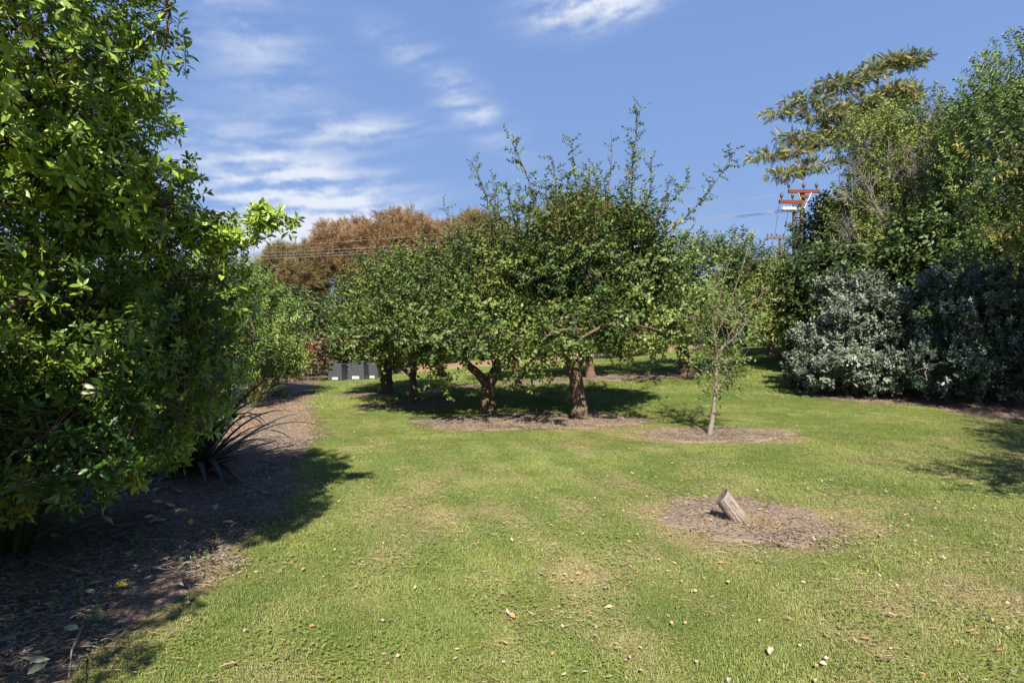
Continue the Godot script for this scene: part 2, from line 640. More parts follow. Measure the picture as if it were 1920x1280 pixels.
# 1 on bare soil, 0 on grass, with an uneven rim
func bare(x: float, d: float) -> float:
	var j := .18 * nz.get_noise_2d(x * 60.0, d * 60.0) + .1 * nf.get_noise_2d(x * 40, d * 40)
	var s := sm(.2, -.1, x - left_bed(d) + j * .9)
	for q in patches:
		var r := sqrt(pow((x - q[0]) / q[2], 2.0) + pow((d - q[1]) / q[3], 2.0)) + j * 1.1
		s = maxf(s, sm(1.06, .84, r))
	if x > 6.2 and d > 7.5 and d < 21 and Geometry2D.is_point_in_polygon(Vector2(x + j, d + j), right_poly):
		s = 1.0
	return s
var right_poly := PackedVector2Array()

# the mower's lanes: they run up the lawn and bend to the left
func stripe(x: float, d: float) -> float:
	return sin((x + .19 * (d - 2.7) + .012 * d * d + .1 * nz.get_noise_2d(x * 8, d * 8)) * 10.0) * sm(15.0, 9.0, d) * sm(-3.4, -1.8, x) * sm(3.4, 1.2, x)

# how dry and thin the grass is, 0 to 1
func dry(x: float, d: float) -> float:
	var v := .37 + .36 * nz.get_noise_2d(x * 9.0 + 70, d * 9.0) + .42 * nz.get_noise_2d(x * 38.0, d * 30.0 + 40) + .22 * nf.get_noise_2d(x * 90, d * 90)
	v += .16 * sm(.5, 4.0, x) * sm(9.0, 4.0, d)
	# pale mower and wheel tracks that run up the lawn
	for s in [[-.15, -.27], [.75, -.21], [1.7, -.1]]:
		var c: float = s[0] + s[1] * (d - 2.7) - .008 * d * d * .3
		v += .16 * exp(-pow((x - c) / .16, 2.0)) * sm(15.0, 9.0, d)
	# broad mowing stripes that bend to the left
	v += .1 * stripe(x, d)
	for q in patches:
		var r := sqrt(pow((x - q[0]) / q[2], 2.0) + pow((d - q[1]) / q[3], 2.0))
		v += .3 * exp(-pow((r - 1.05) / .25, 2.0))
	v -= .25 * sm(8.5, 12.0, d)
	return clampf(v, 0, 1)

func lawn_color(x: float, d: float) -> Color:
	var v := dry(x, d)
	var g := lin(.14, .17, .045).lerp(lin(.28, .235, .12), sm(.3, .95, v))
	return g

func lines(marks: Array) -> PackedFloat32Array:
	var out := PackedFloat32Array()
	for m in marks:
		var x: float = m[0]
		while x < m[1] - m[2] * .3:
			out.append(x)
			x += m[2]
	out.append(marks[-1][1])
	return out

func build_ground() -> void:
	var xs := lines([[-900, -100, 200], [-100, -30, 14], [-30, -9, 1.2], [-9, 13, .14], [13, 34, 1.2], [34, 100, 14], [100, 900, 200]])
	var ds := lines([[-300, -20, 70], [-20, 1.4, 1.2], [1.4, 13, .12], [13, 30, .25], [30, 60, 2], [60, 200, 20], [200, 1600, 200]])
	var b := MB.new()
	for d in ds:
		for x in xs:
			var col := lawn_color(x, d).lerp(lin(.2, .145, .1), bare(x, d) * .9)
			b.vert(Vector3(x, gh(x, d) + .006 * nf.get_noise_2d(x * 80, d * 80), -d), col * 1.25)
	var w := xs.size()
	for k in ds.size() - 1:
		for j in w - 1:
			var a := k * w + j
			b.quad(a, a + w, a + w + 1, a + 1)
	tag(obj("ground", b.mesh(), M.ground), "gently rising mown lawn ground with dry patches", "", "", "structure")

# a sheet of bare earth that follows the ground, with an uneven rim tucked under the grass
func soil_sheet(called: String, label: String, center: Vector2, rim: Callable, mat: Material, tint := Color.WHITE, rings := 12, segs := 56) -> void:
	var b := MB.new()
	var lift := .012
	b.vert(P(center.x, center.y, lift), tint)
	for r in range(1, rings + 1):
		var f := float(r) / rings
		for s in segs:
			var q: Vector2 = center + rim.call(TAU * s / segs) * f
			var h := lift + .012 * nf.get_noise_2d(q.x * 120, q.y * 120)
			if r == rings: h = -.02
			b.vert(P(q.x, q.y, h), tint * (1.0 + .25 * nz.get_noise_2d(q.x * 50, q.y * 50)))
	for s in segs:
		b.tri(0, 1 + (s + 1) % segs, 1 + s)
	for r in rings - 1:
		for s in segs:
			var a := 1 + r * segs + s
			var n := 1 + r * segs + (s + 1) % segs
			b.quad(a, n, n + segs, a + segs)
	tag(obj(called, b.mesh(), mat), label, "", "", "structure")

func ray_rim(center: Vector2, poly: PackedVector2Array, a: float) -> Vector2:
	var far := center + Vector2(cos(a), sin(a)) * 60.0
	for k in poly.size():
		var hit = Geometry2D.segment_intersects_segment(center, far, poly[k], poly[(k + 1) % poly.size()])
		if hit != null:
			return (hit - center) * (1.0 + .02 * nf.get_noise_1d(a * 200))
	return Vector2.ZERO

func build_beds() -> void:
	var where := ["around the leaning post", "under the slender young tree", "under the two big front fruit trees", "under the thin-stemmed fruit tree", "under the stout tree by the bins", "in a strip along the second row", "under the fruit tree at the top of the slope"]
	for k in patches.size():
		var q: Array = patches[k]
		soil_sheet("soil_patch", "bare brown soil patch " + where[k], Vector2(q[0], q[1]), func(a): return Vector2(cos(a) * q[2], sin(a) * q[3]) * (1.0 + .3 * nz.get_noise_2d(cos(a) * 60 + k * 99, sin(a) * 60) + .12 * nf.get_noise_2d(cos(a) * 40 + k * 77, sin(a) * 40)), M.soil)
	var c := Vector2(11, 13)
	soil_sheet("mulch_bed", "bark mulch bed under the grey-green shrubs", c, func(a): return ray_rim(c, right_poly, a), M.mulch, Color(.9, .85, .85), 16, 90)
	# the long bed along the hedge side
	var b := MB.new()
	var across := lines([[0, 1.2, .12], [1.2, 6, .3], [6, 12, 1.5]])
	var ds := lines([[-3, 10, .14], [10, 22.5, .3]])
	for d in ds:
		for a in across:
			var x := left_bed(d) + .1 * nz.get_noise_1d(d * 90) + .06 * nf.get_noise_1d(d * 160) - a
			var h := .014 + .05 * sm(.1, 1.2, a) + .014 * nf.get_noise_2d(x * 110, d * 110)
			if a == 0.0: h = -.02
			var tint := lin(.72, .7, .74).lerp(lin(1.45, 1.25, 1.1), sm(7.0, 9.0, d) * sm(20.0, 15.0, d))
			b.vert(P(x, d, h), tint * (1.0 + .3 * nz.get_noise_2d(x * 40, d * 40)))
	for k in ds.size() - 1:
		for j in across.size() - 1:
			var a := k * across.size() + j
			b.quad(a, a + 1, a + across.size() + 1, a + across.size())
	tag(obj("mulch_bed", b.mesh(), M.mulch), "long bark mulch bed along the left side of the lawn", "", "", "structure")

func in_view(x: float, d: float, spare := 1.0) -> bool:
	return absf(x) < d * .93 + spare

func build_grass() -> void:
	var kinds := []
	for k in 4: kinds.append(grass_patch(440, .34, .022, .003, .17))
	var wide := []
	for k in 3: wide.append(grass_patch(340, .7, .036, .0075, .22))
	var per := []
	var cols := []
	for k in 7: per.append([]); cols.append([])
	var green := lin(.15, .215, .06)
	var lime := lin(.275, .315, .105)
	var straw := lin(.43, .35, .205)
	for zone in [[2.0, 8.5, 46.0, 0], [8.5, 15.0, 24.0, 0], [13.0, 31.0, 7.0, 1]]:
		var wmax: float = zone[1] * .93 + 1.0
		var count := int((zone[1] - zone[0]) * 2.0 * wmax * zone[2])
		for k in count:
			var d := R(zone[0], zone[1])
			var x := R(-wmax, wmax)
			if not in_view(x, d) or x > 14.5: continue
			var s := bare(x, d)
			if s > R(.25, 1.04): continue
			var v := dry(x, d)
			if v > .62 and R() < (v - .62) * 1.6: continue
			var n := nz.get_noise_2d(x * 25.0 - 300, d * 25.0) + .5 * nf.get_noise_2d(x * 60 + 90, d * 60)
			var col := green.lerp(lime, clampf(.42 + n * 1.0 + .3 * stripe(x, d) + R(-.25, .25), 0, 1)).lerp(straw, sm(.4, 1.05, v + R(-.14, .14)) * .85)
			col *= R(.88, 1.12)
			var tall := (1.25 - .75 * v) * R(.75, 1.2) * (1.0 - .5 * s)
			tall *= 1.0 + .3 * sm(.15, .45, nf.get_noise_2d(x * 30, d * 30))
			var size := R(.85, 1.15)
			var w: int = rng.randi() % 4 if zone[3] == 0 else 4 + rng.randi() % 3
			per[w].append(Transform3D(Basis(UP, R(0, TAU)).scaled_local(Vector3(size, tall, size)), P(x, d, -.002)))
			cols[w].append(col)
	var lawn := thing("grass", "mown lawn grass, green with dry straw-coloured patches", "")
	lawn.set_meta("kind", "stuff")
	for k in 7:
		multi("grass_blades", kinds[k] if k < 4 else wide[k - 4], M.grass, per[k], cols[k], lawn)
	# clover and small weeds among the grass
	var cl := [clover_patch(60, .34), clover_patch(35, .34)]
	var cx := [[], []]
	var cc := [[], []]
	for k in 1500:
		var d := R(2.2, 10.0)
		var x := R(-9, 9)
		if not in_view(x, d) or bare(x, d) > .3: continue
		if nf.get_noise_2d(x * 26 + 500, d * 26) < .06: continue
		var w := k % 2
		cx[w].append(Transform3D(Basis(UP, R(0, TAU)).scaled_local(Vector3.ONE * R(.7, 1.2)), P(x, d)))
		cc[w].append(lin(.12, .2, .04).lerp(lin(.22, .29, .06), R()))
	var clover := thing("clover", "low clover and weeds growing among the lawn grass", "")
	clover.set_meta("kind", "stuff")
	for w in 2: multi("clover_leaves", cl[w], M.leaf, cx[w], cc[w], clover)
	# dry clippings
	var dp := [chips(90, .4, .016, .0022, .2), chips(80, .4, .02, .003, .12)]
	var dx := [[], []]
	var dc := [[], []]
	for k in 5200:
		var d := R(2.2, 13.0)
		var x := R(-11, 12)
		if not in_view(x, d) or x < left_bed(d) - .1: continue
		if dry(x, d) + R(-.2, .2) < .5: continue
		var w := k % 2
		dx[w].append(Transform3D(Basis(UP, R(0, TAU)).scaled_local(Vector3(1, 1.4, 1) * R(.7, 1.2)), P(x, d, R(.004, .022))))
		dc[w].append(lin(.46, .37, .24).lerp(lin(.27, .2, .14), R()))
	var cut := thing("dry_grass_clippings", "dry straw-coloured clippings scattered over the lawn", "")
	cut.set_meta("kind", "stuff")
	for w in 2: multi("clippings", dp[w], M.dry, dx[w], dc[w], cut)

func build_litter() -> void:
	var cp := [chips(70, .42, .032, .012, .12), chips(60, .42, .045, .014, .22), chips(40, .42, .03, .006, .7)]
	var px := [[], [], []]
	var pc := [[], [], []]
	for k in 9000:
		var d := R(1.8, 19.0)
		var x := R(-8, 14)
		if not in_view(x, d, 1.5) or bare(x, d) < .55: continue
		var w := rng.randi() % 3
		px[w].append(Transform3D(Basis(UP, R(0, TAU)).scaled_local(Vector3(1, 1.3, 1) * R(.7, 1.25)), P(x, d, .012 + (.045 if x < left_bed(d) - .8 else 0.0))))
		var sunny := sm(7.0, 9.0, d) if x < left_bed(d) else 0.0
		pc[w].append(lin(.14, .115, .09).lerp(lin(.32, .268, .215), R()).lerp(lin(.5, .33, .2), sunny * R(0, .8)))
	var t := thing("bark_chips", "brown bark chips, dead leaves and twigs covering the beds", "")
	t.set_meta("kind", "stuff")
	for k in 420:
		var d := 2.4 + 7.0 * pow(R(), 1.4)
		var x := left_bed(d) - R(.05, 3.0)
		if not in_view(x, d, .5): continue
		var w := 2 if R() < .6 else 1
		px[w].append(Transform3D(Basis(UP, R(0, TAU)).scaled_local(Vector3(1, 1.4, 1) * R(.6, 1.1)), P(x, d, .058)))
		pc[w].append(lin(.3, .26, .21).lerp(lin(.15, .15, .11), R()))
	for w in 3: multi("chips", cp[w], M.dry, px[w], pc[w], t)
	# single fallen leaves
	var shapes := []
	for k in 5:
		var b := MB.new()
		b.leaf(Vector3(0, .006, 0), Vector3(0, .12, 1), UP + rdir() * .3, 1.0, R(.42, .6), 5, R(.15, .6), R(-.25, .3), vary(.9, 1.1), .95, .03)
		shapes.append(b.mesh())
	var pal := [
		[lin(.42, .35, .26), "pale dry leaf lying on the mown grass", "pale dry leaves on the lawn"],
		[lin(.45, .24, .12), "small curled russet leaf lying on the mown grass", "russet dry leaves on the lawn"],
		[lin(.42, .3, .04), "fallen yellow leaf lying on the shaded mulch", "yellow leaves on the left bed"],
		[lin(.3, .3, .2), "fallen grey-green leaf lying on the shaded mulch", "grey-green leaves on the left bed"],
	]
	var mats := []
	for q in pal:
		var m := leaf_mat(.7, .2, .3)
		m.albedo_color = (q[0] as Color).linear_to_srgb()
		mats.append(m)
	var made := [0, 0, 0, 0]
	var most := [120, 75, 9, 40]
	for k in 4000:
		var w := rng.randi() % 4
		if made[w] >= most[w]: continue
		var d: float = 2.5 + 8.0 * pow(R(), 1.6)
		var x := R(-d * .85, d * .88)
		var bed := x < left_bed(d) - .1
		if bed != (w >= 2) or (w < 2 and x < 0 and R() < .55): continue
		if w >= 2 and d > 6: continue
		made[w] += 1
		var l := R(.025, .052) if w < 2 else R(.07, .11)
		var o := obj("fallen_leaf", shapes[rng.randi() % 5], mats[w], null, Transform3D(Basis(UP, R(0, TAU)).rotated(Vector3(1, 0, 0), R(-.35, .35)).scaled_local(Vector3.ONE * l), P(x, d, .022 if w < 2 else .075)))
		tag(o, pal[w][1], "leaf", pal[w][2])
	# small pale dead leaves too many to count
	var sx2 := [[], []]
	var sc2 := [[], []]
	for k in 1700:
		var d := R(2.4, 12.0)
		var x := R(-4, 11)
		if not in_view(x, d) or x < left_bed(d) + .1 or R() > .35 + .6 * sm(-1.0, 3.0, x) or bare(x, d) > .9: continue
		sx2[k % 2].append(Transform3D(Basis(UP, R(0, TAU)), P(x, d, .018)))
		sc2[k % 2].append(lin(.42, .35, .26).lerp(lin(.3, .18, .11), R()))
	var bits := thing("leaf_litter", "small pale and russet dead leaf pieces scattered over the lawn", "")
	bits.set_meta("kind", "stuff")
	for w in 2: multi("dead_leaves", chips(3 + w, .9, .03, .016, .0), M.dry, sx2[w], sc2[w], bits)
	# twigs on the left bed
	for k in 16:
		var d := R(2.7, 6.8)
		var x := left_bed(d) - R(.15, d * .35)
		var a := R(-.5, 1.0)
		var l := R(.25, .8)
		var b := MB.new()
		var dir := Vector3(cos(a), 0, sin(a))
		b.tube([Vector3.ZERO, dir * l * .5 + rdir() * .03, dir * l + Vector3(0, R(-.01, .04), 0)], [.007, .005, .002], 5, vary(.9, 1.1, .03), true)
		b.tube([dir * l * .45, dir * l * .7 + Vector3(R(-.1, .1), .03, R(-.1, .1))], [.004, .0015], 4, Color.WHITE)
		tag(obj("fallen_twig", b.mesh(), M.pale_bark, null, Transform3D(Basis.IDENTITY, P(x, d, .075))), "thin grey twig lying on the shaded mulch", "twig", "fallen twigs on the left bed")
	# little green seedlings on the left bed
	var sd: Array = S.spray
	var sx := []
	var sc := []
	for k in 26:
		var d := R(2.6, 5.0)
		var x := left_bed(d) - R(.1, d * .3)
		sx.append(Transform3D(basis_y(UP + rdir() * .4, Vector3.BACK, R(0, 6)).scaled_local(Vector3.ONE * R(.2, .4)), P(x, d, .05)))
		sc.append(lin(.05, .12, .025))
	var o := multi("weed_seedlings", sd[0], M.leaf, sx, sc)
	tag(o, "small green weed seedlings coming up through the mulch", "", "", "stuff")

# ------------------------------------------------------------------ single things
func build_post() -> void:
	var t := thing("wooden_post", "short weathered grey wooden post leaning out of bare soil", "post", P(2.03, 5.03))
	var lean := Vector3(-.6, .8, .04).normalized()
	var bs := basis_y(lean, Vector3.BACK)
	var b := MB.new()
	var sides := 72
	var rows := 24
	for k in rows + 1:
		var f := float(k) / rows
		for s in sides:
			var a := TAU * s / sides
			var groove := .0045 * nf.get_noise_3d(cos(a) * 160, f * 12, sin(a) * 160) + .003 * nz.get_noise_3d(cos(a) * 300, f * 30, sin(a) * 300)
			var r := .071 * (1.0 + .06 * cos(a * 2 + .6)) + groove
			if k == rows: r *= .94
			var y := -.1 + .395 * f + (.02 * cos(a - .4) if k >= rows - 1 else 0.0)
			var tone := clampf(.85 + .55 * nf.get_noise_3d(cos(a) * 70, f * 14 + 9, sin(a) * 70), .35, 1.25)
			if nf.get_noise_3d(cos(a) * 110, f * 9, sin(a) * 110) > .18: tone *= .42
			if f < .38: tone *= .8
			var col := Color(tone, tone * .98, tone * .98)
			if nz.get_noise_3d(cos(a) * 40 + 7, f * 50, sin(a) * 40) > .36: col = Color(tone * 1.1, tone * .85, tone * .4)
			b.vert(bs * Vector3(cos(a) * r, y, sin(a) * r), col)
	for k in rows:
		for s in sides:
			var n := (s + 1) % sides
			b.quad(k * sides + s, k * sides + n, (k + 1) * sides + n, (k + 1) * sides + s)
	obj("shaft", b.mesh(), M.wood, t)
	var e := MB.new()
	var c := e.vert(bs * Vector3(0, .289, 0), Color(.5, .5, .52))
	for k in range(1, 5):
		for s in sides:
			var a := TAU * s / sides
			var f := k / 4.0
			var r := .071 * (1.0 + .06 * cos(a * 2 + .6)) * .945 * f
			e.vert(bs * Vector3(cos(a) * r, .295 + .02 * cos(a - .4) * f - (.006 if k < 4 else 0.0) + R(-.002, .002), sin(a) * r), Color(.52, .52, .55) * R(.8, 1.2))
	for s in sides:
		e.tri(c, 1 + s, 1 + (s + 1) % sides)
	for k in 3:
		for s in sides:
			var n := (s + 1) % sides
			e.quad(1 + k * sides + s, 1 + (k + 1) * sides + s, 1 + (k + 1) * sides + n, 1 + k * sides + n)
	obj("end_grain", e.mesh(), M.wood, t)
	# a pale split stick that lies in the post's shadow
	var st := MB.new()
	st.box(Vector3.ZERO, Vector3(.13, .012, .016), Basis(Vector3(0, 0, 1), -.06), Color(1.5, 1.4, .9), 1.0)
	tag(obj("wood_splinter", st.mesh(), M.wood, null, Transform3D(Basis(UP, -.35), P(1.83, 5.2, .04))), "pale split stick lying beside the leaning post", "stick")
	# dry grass round the foot of the post
	var gx := []
	var gc := []
	for k in 46:
		var a := R(0, TAU)
		var r := R(.05, .34)
		gx.append(Transform3D(Basis(UP, R(0, TAU)).scaled_local(Vector3(.5, 1.5, .5)), P(2.1 + cos(a) * r, 5.0 + sin(a) * r * .8, .0)))
		gc.append(lin(.42, .3, .12) * R(.8, 1.1))
	tag(multi("dry_grass_tuft", grass_patch(26, .34, .05, .003, .4), M.grass, gx, gc), "dry yellow grass tuft at the foot of the leaning post", "", "", "stuff")

func flax(label: String, at: Vector3, n: int, length: float, wide: float, cols: Array, spread: float, seedling: int, lean := Vector3.ZERO) -> void:
	rng.seed = seedling
	var t := thing("flax_plant", label, "flax plant", at)
	for k in n:
		var a := R(0, TAU)
		var out := (Vector3(cos(a), 0, sin(a)) + lean).normalized()
		var l := length * R(.6, 1.1)
		var tilt := R(.15, spread)
		var b := MB.new()
		var rows := 10
		var p := out * R(.02, .14)
		var side := Vector3(-out.z, 0, out.x)
		var ang := tilt
		var prev := -1
		var bendy := R(.4, 2.0)
		var fold := R(.1, .55)
		var col: Color = cols[rng.randi() % cols.size()] * R(.8, 1.15)
		for j in rows + 1:
			var f := float(j) / rows
			var dir := out * sin(ang) + UP * cos(ang)
			var nrm := UP * sin(ang) - out * cos(ang)
			var w := wide * .5 * (1.0 - pow(f, 3.0)) * (.55 + .45 * sm(0.0, .3, f)) + .001
			var q := p
			q.y = maxf(q.y, .03)
			var v := b.vert(q - side * w + nrm * w * fold, col)
			b.vert(q, col * .85)
			b.vert(q + side * w + nrm * w * fold, col)
			if prev >= 0:
				b.quad(prev, v, v + 1, prev + 1); b.quad(prev + 1, v + 1, v + 2, prev + 2)
			prev = v
			p += dir * l / rows
			ang = minf(ang + bendy * f / rows * 2.2, 2.7)
		obj("blade", b.mesh(), M.leaf, t)

func build_bins() -> void:
	var spots := [[-7.05, 23.0, .58, .64, "left one of the two front black compost bins"], [-6.38, 23.65, .72, .74, "taller black compost bin with a lid next to the first"], [-5.85, 24.1, .5, .62, "black compost bin half hidden behind the taller bin"]]
	for q in spots:
		var t := thing("compost_bin", q[4], "compost bin", P(q[0], q[1]), "black compost bins at the end of the lawn")
		t.rotation.y = -.1
		var w: float = q[2]
		var h: float = q[3]
		var b := MB.new()
		b.box(Vector3(0, h * .5, 0), Vector3(w, h, w), Basis.IDENTITY, Color.WHITE, .86)
		obj("body", b.mesh(), M.bin, t)
		for k in 6:
			var r := MB.new()
			var f := (k + .6) / 6.4
			var ww := w * lerpf(1.0, .86, f)
			r.box(Vector3(0, h * f, ww * .5 + .004), Vector3(ww * .9, h * .085, .02))
			obj("rib", r.mesh(), M.bin, t)
		var l := MB.new()
		l.box(Vector3(0, h + .021, 0), Vector3(w * .94, .04, w * .94), Basis.IDENTITY, Color.WHITE, .9)
		obj("lid", l.mesh(), M.bin, t)
		var c := MB.new()
		c.box(Vector3(w * .02, h * .15, w * .5 + .022), Vector3(w * .4, h * .14, .008))
		var lab := obj("label", c.mesh(), M.label, t)
		for k in 2:
			var p := MB.new()
			p.box(Vector3(w * .02, h * (.18 - .05 * k), w * .5 + .028), Vector3(w * (.3 - .08 * k), h * .02, .004))
			obj("print", p.mesh(), M.print, lab)

func cyl(b: MB, a: Vector3, e: Vector3, r0: float, r1: float, sides := 10) -> void:
	b.tube([a, e], [r0, r1], sides, Color.WHITE, true)

func insulator(b: MB, at: Vector3, s: float) -> void:
	b.tube([at, at + UP * .1 * s, at + UP * .12 * s, at + UP * .2 * s, at + UP * .22 * s, at + UP * .3 * s, at + UP * .36 * s], [.02 * s, .02 * s, .075 * s, .06 * s, .085 * s, .05 * s, .02 * s], 10, Color.WHITE, true)

func build_poles() -> void:
	# near pole with the lower red arm
	var g0 := gh(16.9, 34.0)
	var t := thing("power_pole", "dark timber power pole with the lower red crossarm", "power pole", Vector3(16.9, g0, -34))
	var b := MB.new()
	cyl(b, Vector3.ZERO, Vector3(0, 9.75 - g0, 0), .16, .12, 12)
	obj("pole", b.mesh(), M.pole_wood, t)
	b = MB.new()
	b.box(Vector3(-.28, 9.9 - g0, .16), Vector3(1.5, .2, .14), Basis(UP, .12))
	obj("crossarm", b.mesh(), M.rust, t)
	for x in [-.9, -.2]:
		b = MB.new()
		insulator(b, Vector3(x, 10.0 - g0, .16 + x * -.1), 1.2)
		obj("insulator", b.mesh(), M.ceramic, t)
	for x in [-.72, -.5, -.3, -.1]:
		b = MB.new()
		b.tube([Vector3(x, 9.35 - g0, .2), Vector3(x, 9.42 - g0, .2), Vector3(x, 9.52 - g0, .2), Vector3(x, 9.62 - g0, .2)], [.03, .13, .13, .03], 10, Color.WHITE, true)
		obj("insulator", b.mesh(), M.glass_white, t)
	b = MB.new()
	b.box(Vector3(-.42, 9.32 - g0, .18), Vector3(.95, .07, .07))
	b.box(Vector3(.25, 9.45 - g0, .1), Vector3(.1, .9, .1), Basis(Vector3(0, 0, 1), -.75))
	obj("brace", b.mesh(), M.pole_wood, t)
	# second pole with the top red arm
	var g1 := gh(18.4, 36.0)
	t = thing("power_pole", "grey power pole with the topmost red crossarm and pale braces", "power pole", Vector3(18.4, g1, -36))
	b = MB.new()
	cyl(b, Vector3.ZERO, Vector3(0, 11.0 - g1, 0), .2, .15, 12)
	obj("pole", b.mesh(), M.pole_wood, t)
	b = MB.new()
	b.box(Vector3(0, 11.05 - g1, .18), Vector3(1.95, .2, .15))
	obj("crossarm", b.mesh(), M.rust, t)
	b = MB.new()
	b.box(Vector3(0, 10.72 - g1, .2), Vector3(.5, .2, .16))
	obj("crossarm", b.mesh(), M.rust, t)
	for x in [-.95, -.02, .8]:
		b = MB.new()
		insulator(b, Vector3(x, 11.15 - g1, .18), 1.3)
		obj("insulator", b.mesh(), M.ceramic, t)
	for s in [-1.0, 1.0]:
		b = MB.new()
		cyl(b, Vector3(0, 9.95 - g1, .22), Vector3(.42 * s, 10.95 - g1, .28), .035, .035, 6)
		obj("brace", b.mesh(), M.steel, t)
	# far pole
	var g2 := gh(32.5, 70.0)
	t = thing("power_pole", "distant power pole with one weathered grey crossarm", "power pole", Vector3(33.0, g2, -70))
	b = MB.new()
	cyl(b, Vector3.ZERO, Vector3(0, 14.6 - g2, 0), .22, .16, 10)
	obj("pole", b.mesh(), M.pole_wood, t)
	b = MB.new()
	b.box(Vector3(-.4, 14.3 - g2, .2), Vector3(2.7, .26, .18))
	obj("crossarm", b.mesh(), M.pole_wood, t)
	for x in [-1.6, -1.1, -.5, .3]:
		b = MB.new()
		insulator(b, Vector3(x, 14.42 - g2, .2), 1.3)
		obj("insulator", b.mesh(), M.ceramic, t)
	# wires
	var runs := [
		[Vector3(16.0, 10.35, -34), Vector3(-48, 13.2, -72), .9, "topmost overhead wire crossing behind the orchard", 0],
		[Vector3(16.3, 9.5, -34), Vector3(-48, 12.7, -72), .9, "second overhead wire from the top behind the orchard", 0],
		[Vector3(16.5, 9.45, -34), Vector3(-48, 12.2, -71), 1.0, "third overhead wire from the top behind the orchard", 0],
		[Vector3(16.7, 9.4, -34), Vector3(-48, 11.6, -70), 1.0, "lowest overhead wire crossing behind the orchard", 0],
		[Vector3(16.0, 10.0, -34), Vector3(31.3, 14.8, -70), 2.4, "slanting wire from the near pole to the distant pole, upper left", 1],
		[Vector3(16.5, 9.35, -34), Vector3(31.9, 14.7, -70), 3.0, "slanting wire from the near pole to the distant pole, in the middle", 1],
		[Vector3(16.9, 9.2, -34), Vector3(32.5, 14.7, -70), 3.4, "slanting wire from the near pole to the distant pole, lower right", 1],
		[Vector3(17.45, 11.5, -36), Vector3(16.0, 10.4, -34), .05, "short jumper wire between the two red crossarms", 1],
	]
	for q in runs:
		var pts := []
		var rad := []
		var a: Vector3 = q[0]
		var e: Vector3 = q[1]
		for k in 41:
			var f := k / 40.0
			pts.append(a.lerp(e, f) - UP * q[2] * 4.0 * f * (1.0 - f) - a)
			rad.append(.013)
		b = MB.new()
		b.tube(pts, rad, 5)
		tag(obj("overhead_wire", b.mesh(), M.wire if q[4] == 0 else M.wire_dark, null, Transform3D(Basis.IDENTITY, a)), q[3], "wire")

# ------------------------------------------------------------------ planting
func orchard_tree(label: String, x: float, d: float, trunk: Array, rad: Array, blobs: Array, n: int, shoots: Array, seedling: int, limbs := [], cols := []) -> Node3D:
	rng.seed = seedling
	return tree("fruit_tree", label, "fruit tree", "old fruit trees in the orchard", {
		"at": P(x, d), "trunks": [[trunk, rad]] + limbs, "blobs": blobs, "anchors": 120, "n": int(n * 1.3), "sprays": S.plum, "mat": M.leaf, "size": [.7, 1.1], "roll": .8,
		"cols": cols if cols else [lin(.045, .088, .02), lin(.155, .21, .05)], "accent": lin(.2, .14, .05), "accent_share": .015, "bark": M.bark,
		"out": .75, "up": .25, "rnd": .5, "gap": -.2, "gapf": 1.1, "fork_r": rad[-1] * .85, "tip": .006, "shell": .42, "twigs": .35, "shoots": shoots,
	})

func up_shoots(n: int, rx: float, h0: float, h1: float, rz := 1.0) -> Array:
	var out := []
	for k in n:
		var a := R(0, TAU)
		var r := sqrt(R()) * rx
		var p := Vector3(cos(a) * r, h0 - .25 * r, sin(a) * r * rz)
		out.append([p, p + Vector3(p.x * .22 + R(-.2, .2), R(.5, 1.0) * (h1 - h0), p.z * .2 + R(-.2, .2)), R(13, 22)])
	return out

